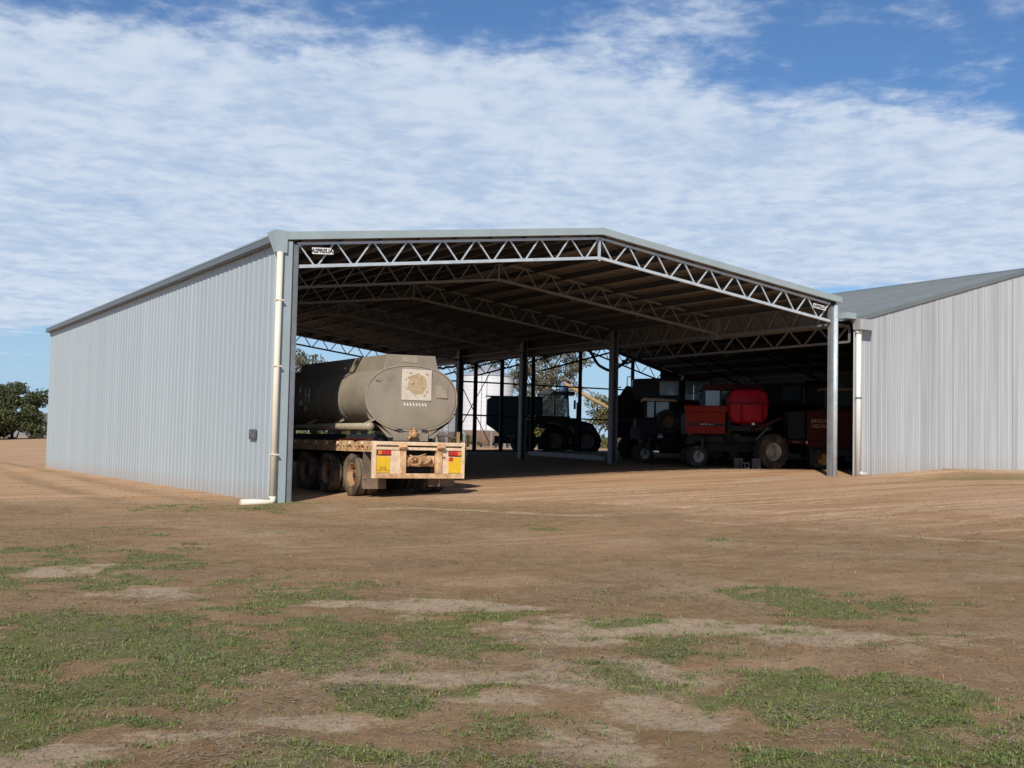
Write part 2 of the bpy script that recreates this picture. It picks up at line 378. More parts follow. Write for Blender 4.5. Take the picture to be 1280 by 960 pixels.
# graded grid: fine in the yard, coarse to the horizon
def axis_pts(lo, hi, step, far_lo, far_hi):
    a = list(np.arange(lo, hi+1e-6, step)); s = step; x = lo; pre = []
    while x > far_lo: s *= 1.22; x -= s; pre.append(x)
    s = step; x = hi; post = []
    while x < far_hi: s *= 1.22; x += s; post.append(x)
    return np.array(pre[::-1]+a+post)
gx = axis_pts(-13, 12, .075, -2500, 2500); gy = axis_pts(-21.5, 3, .075, -600, 4000)
GX, GY = np.meshgrid(gx, gy, indexing='xy')
GZ = gz(GX, GY)
nx, ny = len(gx), len(gy)
idx = np.arange(nx*ny).reshape(ny, nx)
quads = np.stack([idx[:-1, :-1], idx[:-1, 1:], idx[1:, 1:], idx[1:, :-1]], -1).reshape(-1, 4)
den, bare = cover(GX, GY)
rough_ = (fbm(GX, GY, 9, 3, 31)-.5)*.02*np.clip(1-np.hypot(GX-CP.x, GY-CP.y)/35, 0, 1)
GZ = GZ + rough_ + .022*den*(fbm(GX, GY, 7, 3, 33))

G = bpy.data.materials.new('yard_dirt'); G.use_nodes = True; t = G.node_tree; b = t.nodes['Principled BSDF']
b.inputs['Roughness'].default_value = .95; b.inputs['Specular IOR Level'].default_value = .12
geo = nd(t, 'ShaderNodeNewGeometry'); pos = geo.outputs['Position']
at = nd(t, 'ShaderNodeAttribute'); at.attribute_name = 'cover'; sc = nd(t, 'ShaderNodeSeparateColor'); t.links.new(at.outputs['Color'], sc.inputs[0])
aG, aB, aR = sc.outputs
n1 = noise(t, pos, .35, 5, .6, .5); n2 = noise(t, pos, 2.2, 9, .72, .6); n3 = noise(t, pos, 14, 8, .78); n4 = noise(t, pos, 60, 6, .8); n5 = noise(t, pos, 6, 8, .8, .4)
mp = nd(t, 'ShaderNodeMapping'); mp.inputs['Rotation'].default_value = (0, 0, math.radians(20)); mp.inputs['Scale'].default_value = (.22, 3.2, 1); t.links.new(pos, mp.inputs[0])
nst = noise(t, mp.outputs[0], 1.0, 6, .6, .3)
brown = mixc(t, maprange(t, n2, .3, .7), (.26, .155, .073), (.38, .25, .135))
red = mixc(t, maprange(t, nst, .32, .68), (.39, .215, .108), (.62, .40, .235))
red = mixc(t, maprange(t, nst, .58, .72, 0, .7), red, (.62, .46, .33))
sand = mixc(t, maprange(t, n3, .3, .7), (.43, .31, .195), (.58, .43, .29))
c = mixc(t, aR, brown, red)
c = mixc(t, maprange(t, mth(t, 'ADD', aB, mth(t, 'ADD', mth(t, 'MULTIPLY', mth(t, 'SUBTRACT', n2, .5), 1.6), mth(t, 'MULTIPLY', mth(t, 'SUBTRACT', n3, .5), 1.5))), .28, .80), c, sand)
c = mixc(t, maprange(t, mth(t, 'ADD', n1, mth(t, 'MULTIPLY', n3, .35)), .70, .86, 0, .45), c, sand)
litter = mixc(t, maprange(t, n4, .40, .62), (.12, .10, .05), (.33, .27, .15))
lg = mixc(t, maprange(t, n3, .38, .58), litter, (.13, .165, .035))
c = mixc(t, maprange(t, mth(t, 'ADD', aG, mth(t, 'MULTIPLY', mth(t, 'SUBTRACT', n3, .5), 1.6)), .12, .75, 0, .85), c, lg)
c = mixc(t, maprange(t, n5, .54, .68, 0, .35), c, (.15, .10, .06))
c = mixc(t, maprange(t, n5, .34, .46, .35, 0), c, (.44, .33, .22))
# specks of straw and small stones
c = mixc(t, maprange(t, n4, .58, .66, 0, .55), c, (.50, .40, .26))
c = mixc(t, maprange(t, n4, .34, .42, .45, 0), c, (.09, .062, .04))
c = mixc(t, at.outputs['Alpha'], (.23, .145, .085), c)   # indoor shade painted into the dirt colour under the shed roofs
t.links.new(c, b.inputs['Base Color'])
bp = nd(t, 'ShaderNodeBump'); bp.inputs['Strength'].default_value = .8; bp.inputs['Distance'].default_value = .04
t.links.new(mth(t, 'ADD', mth(t, 'ADD', n3, mth(t, 'MULTIPLY', n4, .45)), mth(t, 'MULTIPLY', n2, .8)), bp.inputs['Height']); t.links.new(bp.outputs[0], b.inputs['Normal'])
# compacted red road across the yard, up to and into the shed; two pale wheel tracks curving in from the left
vfwd = (GX-CP.x)*A_F[0]+(GY-CP.y)*A_F[1]; ulat = (GX-CP.x)*A_L[0]+(GY-CP.y)*A_L[1]
edge_ = np.interp(ulat, [-60, -9, -2, 3, 6, 10, 20], [21, 25, 25.5, 21.5, 18.2, 15.6, 13]) + (fbm(GX, GY, .25, 4, 70)-.5)*5
redm = np.clip((vfwd-edge_)/3.5, 0, 1)
redm = np.maximum(redm, .45*np.clip((fbm(GX, GY, .3, 4, 71)-.55)*6, 0, 1))
up = np.interp(vfwd, [18, 22, 27.6, 36.5, 52, 70], [1.5, -4, -8.4, -13.6, -22, -33])   # turning ruts left of the shed
for o_, ww in ((-1.0, .5), (1.0, .5), (-4.2, .4), (-6.0, .4)):
    k = np.clip(1.3-np.abs(ulat-up-o_)/ww, 0, 1)*np.clip((vfwd-19)/4, 0, 1)*(GX < -.3)*np.clip(fbm(GX, GY, .6, 3, 75)*2.2-.3, 0, 1)
    redm = redm*(1-.85*k); GZ = GZ - .025*k
for o_, ww, a_ in ((-.3, .35, .75), (1.6, .22, .5), (2.3, .2, .45), (3.9, .25, .6), (6.2, .3, .45), (8.0, .3, .4)):   # pale wheel lines along the road
    d = np.abs(vfwd-(np.interp(ulat, [-60, -9, -2, 3, 6, 10, 20], [21, 25, 25.5, 21.5, 18.2, 15.6, 13])*(1-.0*o_)+o_+.35*np.sin(ulat*.35+o_)))
    k = np.clip(1.2-d/ww, 0, 1)*np.clip(fbm(GX, GY, .5, 3, 79+int(o_*3))*2.4-.55, 0, 1)*(ulat > -4)
    bare = np.maximum(bare, a_*k); GZ = GZ - .018*k
wf = np.clip((GX-17.8)/1.2, 0, 1)*(GX < 60); jit = (fbm(GX, GY, .9, 4, 85)-.5)*1.6          # sandy spoil at the wall foot, dark trampled litter beyond it
bare = np.maximum(bare, .85*wf*np.clip(1.3-np.abs(GY+.7+jit*.4)/.75, 0, 1)); redm = redm*(1-.95*wf*np.clip(1.4-np.abs(GY+2.3+jit)/.8, 0, 1)); den = np.maximum(den, .38*wf*np.clip(1.3-np.abs(GY+2.3+jit)/.8, 0, 1))
bare = np.maximum(bare, .8*np.clip(1.2-np.hypot((GX-15.2+jit)/2.2, (GY-.2)/.8), 0, 1))
shed_shade = np.clip((GX-.2)/1.0, 0, 1)*np.clip((GY-5-(fbm(GX, GY, .3, 3, 81)-.5)*5)/5, 0, 1)*(GX < 37)*(GY < 31)  # mask for the painted shade, fading in behind the open front
verts = np.stack([GX, GY, GZ], -1).reshape(-1, 3)
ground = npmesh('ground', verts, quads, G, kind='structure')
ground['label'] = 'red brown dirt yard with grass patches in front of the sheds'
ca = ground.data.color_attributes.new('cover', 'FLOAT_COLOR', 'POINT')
cdat = np.ones((nx*ny, 4), np.float32); cdat[:, 0] = den.ravel(); cdat[:, 1] = bare.ravel(); cdat[:, 2] = redm.ravel(); cdat[:, 3] = 1-shed_shade.ravel()
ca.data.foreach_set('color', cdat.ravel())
ground.data.polygons.foreach_set('use_smooth', [True]*len(quads))

# ================================================================ NEW SHED
WID = 17.7; LEN = 29.65; CX_ = WID/2
def rz(x):                                    # top line of the roof
    return 6.10 + (7.20-6.10)*(1-abs(x-CX_)/CX_)
slope = math.atan((7.20-6.10)/CX_)
shed = thing('machinery_shed', 'big open-fronted blue-grey steel shed with triangulated trusses over the parked tank trailer', 'shed')
# left wall of ribbed sheets
def rib_profile(w, n, flat, rise, depth):
    """x, d pairs: n trapezoid ribs across width w"""
    pts = [(0, 0)]; p = w/n
    for i in range(n):
        c = (i+.5)*p
        pts += [(c-flat/2-rise, 0), (c-flat/2, depth), (c+flat/2, depth), (c+flat/2+rise, 0)]
    pts.append((w, 0)); return pts
def sheet_mesh(name, prof, z0f, z1f, mt):
    """vertical sheet standing along +x, ribs toward -y; heights as functions of x"""
    b = MB(); vs = []; fs = []
    for x, d in prof: vs += [(x, -d, z0f(x)), (x, -d, z1f(x))]
    for i in range(len(prof)-1): fs.append((2*i, 2*i+2, 2*i+3, 2*i+1))
    b.add(vs, fs); return b.mesh(name, mt)
SW = LEN/39
pr = rib_profile(SW, 2, .05, .04, .016)
wall_me = sheet_mesh('wall_sheet', pr, lambda x: 0, lambda x: 6.0, M['wall'])
for i in range(39):
    inst(wall_me, 'wall_sheet', shed, (0.0, LEN-i*SW, -.04+random.uniform(-.006, .006)), (0, random.uniform(-.0004, .0004), -PI/2))
# girts inside the left wall
for z in (.9, 2.2, 3.5, 4.8): MB().box(.03, .09, .1, LEN, z-.08, z+.08).build('wall_girt', M['galvd'], shed)
# corner flashing: side face and front face
MB().box(-.03, .0, -.05, .12, -.02, 5.95).box(-.03, .19, -.054, -.05, -.02, 5.99).build('corner_flashing', M['flash'], shed)
# portal columns
FY = [0.06, 5.4, 11.3, 18.0, 23.8, 29.5]
for y in FY:
    MB().box(.19, .22, y-.05, y+.22, -.05, 5.95).box(.22, .34, y-.055, y-.035, -.05, 5.95).box(.34, .36, y-.05, y+.22, -.05, 5.95).build('column', M['galvd'], shed)
for k, y in enumerate(FY):
    if k == 1: continue
    x = WID-.05
    b0 = float(gbase(x, y))-.1
    if k == 0:
        MB().box(x-.13, x-.03, y-.0, y+.14, b0, 5.9).build('column', M['galvd'], shed)
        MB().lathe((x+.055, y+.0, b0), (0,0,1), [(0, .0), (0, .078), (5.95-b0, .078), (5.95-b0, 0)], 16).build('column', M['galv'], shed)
    else:
        for s in (-1, 1):
            MB().box(x-.05+s*.11-.03, x-.05+s*.11+.03, y, y+.24, b0, 6.0).build('column', M['galvd'], shed)
        MB().box(x-.13, x+.03, y+.10, y+.14, b0+.01, 5.99).build('column_web', M['dark'], shed)
# roof sheets
RL = math.hypot(CX_+.12, (7.20-6.10)*(CX_+.12)/CX_)
rp = rib_profile(SW, 4, .03, .018, .022)
def roof_mesh(name, prof, L_, mt):
    vs = []; fs = []
    for x, d in prof: vs += [(0, x, d), (L_, x, d)]
    for i in range(len(prof)-1): fs.append((2*i, 2*i+1, 2*i+3, 2*i+2))
    b = MB(); b.add(vs, fs); return b.mesh(name, mt)
rme = roof_mesh('roof_sheet', rp, RL, M['roof'])
for i in range(39):
    inst(rme, 'roof_sheet', shed, (-.12, i*SW, rz(-.12)-.035), (0, -slope, 0))
    inst(rme, 'roof_sheet', shed, (WID+.12, (i+1)*SW, rz(WID+.12)-.035), (0, -slope, PI))
MB().prism([(CX_-.3, 7.20-.04), (CX_, 7.235), (CX_+.3, 7.20-.04), (CX_, 7.21)], -.02, LEN).build('ridge_cap', M['flash'], shed)
# purlins: C sections
for s in (0, 1):
    for k in range(9):
        xx = .45+k*1.02; x = xx if s == 0 else WID-xx
        z = rz(x)-.055; sx = 1 if s == 0 else -1
        b = MB(); lo = min(x, x+sx*.06); hi = max(x, x+sx*.06)
        b.box(lo, hi, .13, LEN-.02, z-.025, z-.02)
        b.box(x-.003, x+.003, .13, LEN-.02, z-.2, z-.025)
        b.box(lo, hi, .13, LEN-.02, z-.205, z-.2)
        b.build('purlin', M['purlin'], shed)
# trusses
tube_me = {}
def rod(parent, name, a, b, w, mt):
    L_ = (Vector(b)-Vector(a)).length; key = (w, mt.name)
    if key not in tube_me:
        tube_me[key] = MB().box(-w/2, w/2, -w/2, w/2, 0, 1).mesh(name, mt)
    o = bpy.data.objects.new(name, tube_me[key]); COL.objects.link(o); o.parent = parent
    d = Vector(b)-Vector(a); o.location = a; o.rotation_mode = 'QUATERNION'; o.rotation_quaternion = d.to_track_quat('Z', 'Y'); o.scale = (1, 1, L_)
    return o
def truss(parent, y, mt, split, x0=.34, x1=WID-.22, dep=.53, nv=9, name='roof_truss', rzf=None, cx=CX_, drop=.18):
    rzf = rzf or rz
    tz = lambda x: rzf(x)-drop; bz = lambda x: rzf(x)-drop-dep
    b = MB()
    for f in (tz, bz):
        w = .075 if f is bz else .06
        b.bar((x0, y, f(x0)), (cx, y, f(cx)), w); b.bar((cx, y, f(cx)), (x1, y, f(x1)), w)
    b.bar((cx, y, tz(cx)), (cx, y, bz(cx)-.08), .06)
    webs = []
    for half in (0, 1):
        a, c = (x0, cx) if half == 0 else (x1, cx)
        st = (c-a)/nv; g = .035*(1 if half == 0 else -1)
        for i in range(nv):
            xt0 = a+i*st+g; xb = a+(i+.5)*st; xt1 = a+(i+1)*st-g
            webs.append(((xt0, y, tz(xt0)), (xb-g, y, bz(xb)))); webs.append(((xb+g, y, bz(xb)), (xt1, y, tz(xt1))))
    o = b.build(name, mt, parent)
    if split:
        for p, q in webs: rod(o, 'web_brace', p, q, .033, mt)
    else:
        b = MB()
        for p, q in webs: b.bar(p, q, .036)
        s = b.build('web_bracing', mt, o); s['kind'] = 'stuff'
    return o
for k, y in enumerate(FY):
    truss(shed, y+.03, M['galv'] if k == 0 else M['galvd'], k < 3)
# knee stays from purlins to the second and third trusses
for y in (5.43, 11.33):
    for x in (3.2, 6.0, 11.6, 14.2):
        z = rz(x)-.25; MB().bar((x, y+.9, z+.06), (x, y, z-.55), .03).build('fly_brace', M['galvd'], shed)
# side girder that carries the second frame
def girder(parent, x, y0, y1, zt, zb, n, mt, split=True, name='side_girder', zt1=None):
    b = MB(); b.bar((x, y0, zt), (x, y1, zt), .06); b.bar((x, y0, zb), (x, y1, zb), .07); b.bar((x, y0, zt), (x, y0, zb), .05)
    o = b.build(name, mt, parent); st = (y1-y0)/n
    for i in range(n):
        a = y0+i*st; c = a+st/2
        for p, q in (((x, a+.04, zt), (x, c-.04, zb)), ((x, c+.04, zb), (x, a+st-.04, zt))): rod(o, 'web_brace', p, q, .045, mt)
    return o
girder(shed, WID-.10, .25, 11.2, 5.93, 5.32, 10, M['galvd'])
MB().box(WID-.22, WID+.02, 5.3, 5.56, 5.22, 5.98).box(WID-.3, WID+.1, 5.25, 5.6, 5.98, 6.0).build('girder_bracket', M['galvd'], shed)
# deep valley fascia behind the third column, its lip catching light
MB().box(WID+.04, WID+.06, 11.4, LEN, 5.62, 6.05).build('valley_fascia', M['dark'], shed)
MB().box(WID-.12, WID+.06, 11.4, LEN, 5.565, 5.62).build('valley_lip', M['galvd'], shed)
# front barge: left and right slopes, corner cap, gutter, ridge joint
def barge(xa, xb):
    return MB().hexa([(xa, -.10, rz(xa)-.10), (xb, -.10, rz(xb)-.10), (xb, -.0, rz(xb)-.10), (xa, -.0, rz(xa)-.10),
                      (xa, -.10, rz(xa)+.08), (xb, -.10, rz(xb)+.08), (xb, .1, rz(xb)+.08), (xa, .1, rz(xa)+.08)])
barge(-.03, CX_).build('barge_board', M['flash'], shed)
barge(CX_+.003, WID+.12).build('barge_board', M['flash'], shed)
for xa, xb in ((-.03, CX_), (CX_+.003, WID+.12)):
    MB().hexa([(xa, LEN, rz(xa)-.28), (xb, LEN, rz(xb)-.28), (xb, LEN+.04, rz(xb)-.28), (xa, LEN+.04, rz(xa)-.28),
               (xa, LEN, rz(xa)+.03), (xb, LEN, rz(xb)+.03), (xb, LEN+.04, rz(xb)+.03), (xa, LEN+.04, rz(xa)+.03)]).build('rear_barge_board', M['flash'], shed)
g = MB(); g.prism([(-.2, 5.98), (-.02, 5.96), (-.02, 6.14), (-.2, 6.12)], .42, LEN+.15)
g.build('gutter', M['gutter'], shed)
MB().box(-.21, .08, -.02, LEN+.15, 6.125, 6.165).build('eave_flashing', M['flash'], shed)
g = MB(); g.hexa([(-.22, -.115, 5.70), (-.03, -.115, 5.70), (-.03, .05, 5.70), (-.22, .05, 5.70), (-.26, -.115, 6.20), (-.03, -.115, 6.20), (-.03, .45, 6.20), (-.26, .45, 6.20)])
g.box(-.03, .04, -.112, -.1, 5.69, 6.19)
g.build('gutter_head', M['flash'], shed)
pipe = MB().tube([(-.125, -.10, 5.70), (-.125, -.10, .10)], .072, 18).build('downpipe', M['pvc'], shed)
pipe['label'] = 'cream downpipe'
for z in (1.1, 3.1, 4.6): MB().box(-.205, -.03, -.175, -.02, z-.015, z+.015).build('pipe_clip', M['pvc'], pipe)
MB().tube([(-.125, -.10, .16), (-.125, -.10, .06), (-.17, -.10, .03), (-.86, -.12, .02)], .078, 16).build('pipe_outlet', M['pvc'], pipe)
sb = MB().box(-.07, -.025, 1.42, 1.86, 1.43, 1.67).build('switch_box', M['box'], shed, bevel=.01)
MB().box(-.078, -.07, 1.50, 1.60, 1.50, 1.56).box(-.078, -.07, 1.66, 1.76, 1.56, 1.62).build('switch', M['galvd'], sb)
# maker's plates on the truss
def plate(x, z, w, h, tilt, parent, s, size):
    b = MB(); b.prism([(-w/2, -h/2), (w/2, -h/2), (w/2, h/2-.05), (w/2-.07, h/2), (-w/2, h/2)], -.012, 0)
    o = b.build('name_plate', M['white'], parent); o.matrix_local = Matrix.Translation((x, -.02, z)) @ Matrix.Rotation(tilt, 4, 'Y')
    text('plate_lettering', s, size, M['printb'], o, Matrix.Translation((-.02, -.014, -.005)) @ Matrix.Rotation(PI/2, 4, 'X'), .002, .15, .95, .004)
plate(.93, 5.84, .52, .15, -math.radians(4), shed, 'ASPREUA', .135)
plate(16.93, 5.80, .52, .13, slope, shed, 'ASPREUA', .12)

# ================================================================ OLD SHED
X0 = 18.40; XR = 27.6; X1 = 36.8
def rzo(x): return 5.52 + (8.05-5.52)*(1-abs(x-XR)/(XR-X0))
so_ = math.atan((8.05-5.52)/(XR-X0))
old = thing('old_shed', 'weathered corrugated galvanised shed joined to the right of the open-fronted shed', 'shed', (0,0,0))
OW = (X1-X0)/24
def corr(w, n, d):
    return [(w*i/(2*n), d*(i % 2)) for i in range(2*n+1)]
cp = corr(OW, 10, .018)
for i in range(24):
    xa = X0+i*OW
    me = sheet_mesh('wall_sheet', cp, lambda x: float(.62+.004*(xa+x-X0)), lambda x: rzo(xa+x)-.02, M['oldwall'])
    inst(me, 'wall_sheet', old, (xa, -.02-.004*(i % 2), 0))
for i in range(1, 24):
    xa = X0+i*OW; w = random.choice((.012, .016, .03)); h0, h1 = .66, rzo(xa)-.04
    MB().box(xa-w, xa+w, -.050, -.030, h0, h1).build('lap_rib', M['laps'] if i in (3, 5, 8, 9, 14, 19) else M['oldwall'], old)
side_me = sheet_mesh('wall_sheet', corr(SW, 10, .018), lambda x: .6, lambda x: 5.5, M['oldroof'])
for i in range(39): inst(side_me, 'wall_sheet', old, (X1, i*SW, 0), (0, 0, PI/2))
ROL = math.hypot(XR-X0+.15, (8.05-5.52)*(XR-X0+.15)/(XR-X0))
rmo = roof_mesh('roof_sheet', corr(SW, 8, .018), ROL, M['oldroof'])
for i in range(39):
    inst(rmo, 'roof_sheet', old, (X0-.15, i*SW, rzo(X0-.15)), (0, -so_, 0))
    inst(rmo, 'roof_sheet', old, (X1+.15, (i+1)*SW, rzo(X1+.15)), (0, -so_, PI))
MB().prism([(XR-.25, 8.0), (XR, 8.09), (XR+.25, 8.0), (XR, 8.06)], -.06, LEN).build('ridge_cap', M['oldroof'], old)
for a, c in ((X0-.1, XR), (XR+.003, X1+.1)):
    MB().hexa([(a, -.08, rzo(a)-.09), (c, -.08, rzo(c)-.09), (c, -.045, rzo(c)-.09), (a, -.045, rzo(a)-.09), (a, -.08, rzo(a)+.035), (c, -.08, rzo(c)+.035), (c, .06, rzo(c)+.035), (a, .06, rzo(a)+.035)]).build('barge_board', M['oldroof'], old)
for s in (0, 1):
    for k in range(8):
        x = X0+.5+k*1.2 if s == 0 else X1-.5-k*1.2
        MB().box(x-.03, x+.03, .05, LEN, rzo(x)-.18, rzo(x)-.03).build('purlin', M['dark'], old)
for y in (6., 12, 18, 24, 29.6):
    truss(old, y, M['dark'], y > 29, x0=X0+.1, x1=X1-.1, dep=.6, nv=8, rzf=rzo, cx=XR, drop=.22)
girder(old, X0+.05, .2, 12, 5.35, 4.85, 9, M['galvd'], name='eave_girder')
stp = MB(); 
eave_me = sheet_mesh('valley_sheet', corr(SW, 5, .02), lambda x: 5.42, lambda x: 6.055, M['roof'])
for i in range(38): inst(eave_me, 'valley_sheet', old, (WID+.07, .1+(i+1)*SW, 0), (0, 0, -PI/2))
MB().box(WID+.12, X0+.02, .3, LEN, 5.36, 5.40).box(WID+.12, WID+.14, .3, LEN, 5.40, 5.50).build('valley_gutter', M['galvd'], old)

for xa, xb in ((X0-.1, XR), (XR+.003, X1+.1)):
    MB().hexa([(xa, LEN+.005, rzo(xa)-.25), (xb, LEN+.005, rzo(xb)-.25), (xb, LEN+.05, rzo(xb)-.25), (xa, LEN+.05, rzo(xa)-.25),
               (xa, LEN+.005, rzo(xa)+.03), (xb, LEN+.005, rzo(xb)+.03), (xb, LEN+.05, rzo(xb)+.03), (xa, LEN+.05, rzo(xa)+.03)]).build('rear_barge_board', M['oldroof'], old)
# open end: thin posts, girts and rod bracing
for x in (19.0, 21.65, 23.3, 25.3, 28.45, 32.15, 34.5):
    zt = rzo(x)-.2; MB().box(x-.11, x+.11, LEN-.06, LEN+.0, .85, zt).build('end_post', M['dark'], old)
for z in (1.07, 2.98, 4.77): MB().box(X0, X1, LEN+.003, LEN+.06, z-.04, z+.04).build('end_girt', M['dark'], old)
MB().bar((20.3, LEN, 1.5), (22.6, LEN, 5.4), .035).bar((20.3, LEN, 5.4), (22.6, LEN, 1.5), .035).build('rod_brace', M['dark'], old)
rear_me = None
for i in range(4):
    xa = 34.25+i*.64
    inst(sheet_mesh('rear_sheet', corr(.64, 8, .018), lambda x: .8, lambda x: rzo(xa+x)-.05, M['oldroof']), 'rear_sheet', old, (xa, LEN+.06, 0))
# rainwater head and white downpipe at the near corner
hd = MB().hexa([(18.36, -.34, 5.20), (18.86, -.34, 5.20), (18.86, -.05, 5.20), (18.36, -.05, 5.20), (18.30, -.36, 5.52), (18.90, -.36, 5.52), (18.90, -.05, 5.52), (18.30, -.05, 5.52)]).build('rainwater_head', M['oldwall'], old)
MB().box(17.9, 18.3, -.22, .2, 5.52, 5.70).build('gutter_end', M['flash'], old)
dp = MB().tube([(18.5, -.14, 5.22), (18.5, -.14, .72)], .085, 16).build('downpipe', M['pvcw'], old)
MB().lathe((18.5, -.14, 3.1), (0,0,1), [(-.03, .085), (-.03, .093), (.03, .093), (.03, .085)], 16).build('pipe_clip', M['galvd'], dp)
MB().lathe((18.5, -.14, 5.08), (0,0,1), [(0, .085), (0, .105), (.12, .105), (.12, .085)], 16).build('pipe_collar', M['pvcw'], dp)
MB().tube([(18.5, -.14, .86), (18.52, -.16, .80), (18.85, -.22, .76)], .075, 12).build('pipe_outlet', M['pvcw'], dp)

# ================================================================ wheels
def tyre_prof(R_, w, rimr):
    h = w/2
    return [(-h*.72, rimr), (-h*.95, rimr+(R_-rimr)*.35), (-h, rimr+(R_-rimr)*.6), (-h*.93, R_-(R_-rimr)*.10), (-h*.80, R_),
            (-h*.42, R_+.0), (-h*.40, R_-.014), (-h*.32, R_-.014), (-h*.30, R_), (h*.30, R_), (h*.32, R_-.014), (h*.40, R_-.014), (h*.42, R_), (h*.80, R_),
            (h*.93, R_-(R_-rimr)*.10), (h, rimr+(R_-rimr)*.6), (h*.95, rimr+(R_-rimr)*.35), (h*.72, rimr)]
def wheel(parent, c, ax, R_, w, mt, rimmt, rimf=.52, lugs=0, dish=.3, name='wheel', hubs=True):
    c = Vector(c); ax = Vector(ax).normalized(); rr = R_*rimf
    b = MB(); b.lathe(c, ax, tyre_prof(R_, w, rr), 40)
    u = ax.cross(Vector((0,0,1))).normalized(); v = Vector((0,0,1))
    if lugs:
        for k in range(lugs):
            for s in (-1, 1):
                t0 = 2*PI*(k+(.5 if s > 0 else 0))/lugs; pts = []
                for (off, da, rad) in ((0.02, .0, R_-.02), (.02, .0, R_+.045), (.47, .20, R_+.04), (.47, .20, R_-.05)):
                    for dd in (-.055, .055):
                        t = t0+da+dd*.55/R_*.7; pts.append(c + ax*(s*off*w) + (u*math.cos(t)+v*math.sin(t))*rad)
                p = pts; b.add([p[0], p[1], p[3], p[2], p[6], p[7], p[5], p[4]], [(0,1,2,3), (4,5,6,7), (0,1,5,4), (2,3,7,6), (1,2,6,5), (0,3,7,4)])
    else:
        for k in range(44):                                     # shoulder blocks
            t = 2*PI*k/44
            for s in (-1, 1):
                pts = []
                for off, rad in ((.40, R_-.01), (.40, R_+.006), (.49, R_-.016), (.49, R_-.03)):
                    for dd in (-.045, .045):
                        q = t+dd; pts.append(c + ax*(s*off*w) + (u*math.cos(q)+v*math.sin(q))*rad)
                p = pts; b.add([p[0], p[1], p[3], p[2], p[6], p[7], p[5], p[4]], [(0,1,2,3), (4,5,6,7), (0,1,5,4), (2,3,7,6), (1,2,6,5), (0,3,7,4)])
    o = b.build(name, mt, parent)
    h = w/2; r = MB()
    r.lathe(c, ax, [(h*.76, rr*1.05), (h*.80, rr*1.0), (h*.70, rr*.93), (h*(.2-dish), rr*.88), (h*(.0-dish), rr*.60), (h*(.05-dish), rr*.42), (h*(.5-dish), rr*.36), (h*(.55-dish), rr*.16), (h*(.62-dish), 0)], 32)
    r.lathe(c, ax, [(-h*.72, rr*1.02), (-h*.6, rr*.9), (-h*.2, rr*.85), (-h*.2, 0)], 24)
    ro = r.build('rim', rimmt, o)
    if hubs:
        nb = MB()
        for k in range(8):
            t = 2*PI*k/8; q = c + ax*(h*(.06-dish)) + (u*math.cos(t)+v*math.sin(t))*rr*.5
            nb.tube([q, q+ax*.035], .018 if R_ < .8 else .03, 6)
        nb.build('wheel_nut', rimmt, o)
    return o

# ================================================================ TRAILER (rear face on the doorway line)
tr = thing('tanker_trailer', 'rusty cream flatbed trailer with yellow rear plates parked under the open shed', 'trailer', (2.35, 0, 0))
TW = 2.48
def zt(x=0): return 0
def T(b, name, mt, parent=None, **k): return b.build(name, M[mt] if isinstance(mt, str) else mt, parent or tr, **k)
# rear frame
for xa in (0, TW-.09): T(MB().box(xa, xa+.09, -.02, .08, .57, 1.455), 'corner_post', 'cream', bevel=.008)
T(MB().box(.093, TW-.083, -.03, .08, .57, .69), 'bumper_bar', 'rust', bevel=.01)
T(MB().box(.093, TW-.083, -.04, .10, 1.36, 1.45), 'coaming_rail', 'cream', bevel=.012)
T(MB().box(.093, TW-.083, -.02, .08, 1.25, 1.32), 'coaming_rail', 'cream', bevel=.01)
for x in (.72, 1.70): T(MB().box(x, x+.15, -.035, .10, .693, 1.357), 'upright', 'rust', bevel=.01)
for x in (.74, 1.77):
    T(MB().box(x-.07, x+.10, -.10, .05, 1.28, 1.43).tube([(x-.09, -.08, 1.33), (x+.12, -.08, 1.33)], .045, 10), 'rope_bracket', 'rust', bevel=.02)
# lettered slots under the top rail
T(MB().box(.15, .68, .0, .03, 1.322, 1.358), 'slot_panel', 'cream'); T(MB().box(1.90, 2.3, .0, .03, 1.322, 1.358), 'slot_panel', 'cream')
for i in range(9): 
    x = .17+i*.056; T(MB().box(x, x+.036, -.012, .0, 1.327, 1.353), 'slot', 'black')
for i in range(7):
    x = 1.92+i*.054; T(MB().box(x, x+.036, -.012, .0, 1.327, 1.353), 'slot', 'black')
for s, xs, cols in ((0, .12, ('amb', 'redl', 'redl')), (1, 2.04, ('redl', 'redl', 'amb'))):
    hb = T(MB().box(xs-.012, xs+.352, -.012, .03, 1.125, 1.245), 'lamp_housing', 'black')
    for i, c in enumerate(cols):
        x = xs+i*.115; T(MB().box(x+.004, x+.109, -.035, -.012, 1.135, 1.235), 'lamp', c, hb, bevel=.008)
T(MB().box(.45, .715, .0, .03, .693, 1.245), 'white_panel', 'cream'); T(MB().box(1.853, 2.035, .0, .03, .693, 1.245), 'white_panel', 'cream')
T(MB().box(.093, .45, .005, .03, .693, 1.12), 'backing_panel', 'cream'); T(MB().box(2.035, 2.397, .005, .03, .693, 1.12), 'backing_panel', 'cream')
yl = T(MB().box(.105, .445, -.012, .005, .71, 1.09), 'marker_plate', 'yel')
text('plate_lettering', 'DO NOT\nOVERTAKE\nTURNING VEHICLE', .042, M['print'], yl, face_minus_y(.27, -.014, .80), .001)
yr = T(MB().box(2.04, 2.385, -.012, .005, .71, 1.09), 'marker_plate', 'yel')
T(MB().box(2.04, 2.15, -.02, -.012, 1.0, 1.09), 'reflector', 'redl', yr)
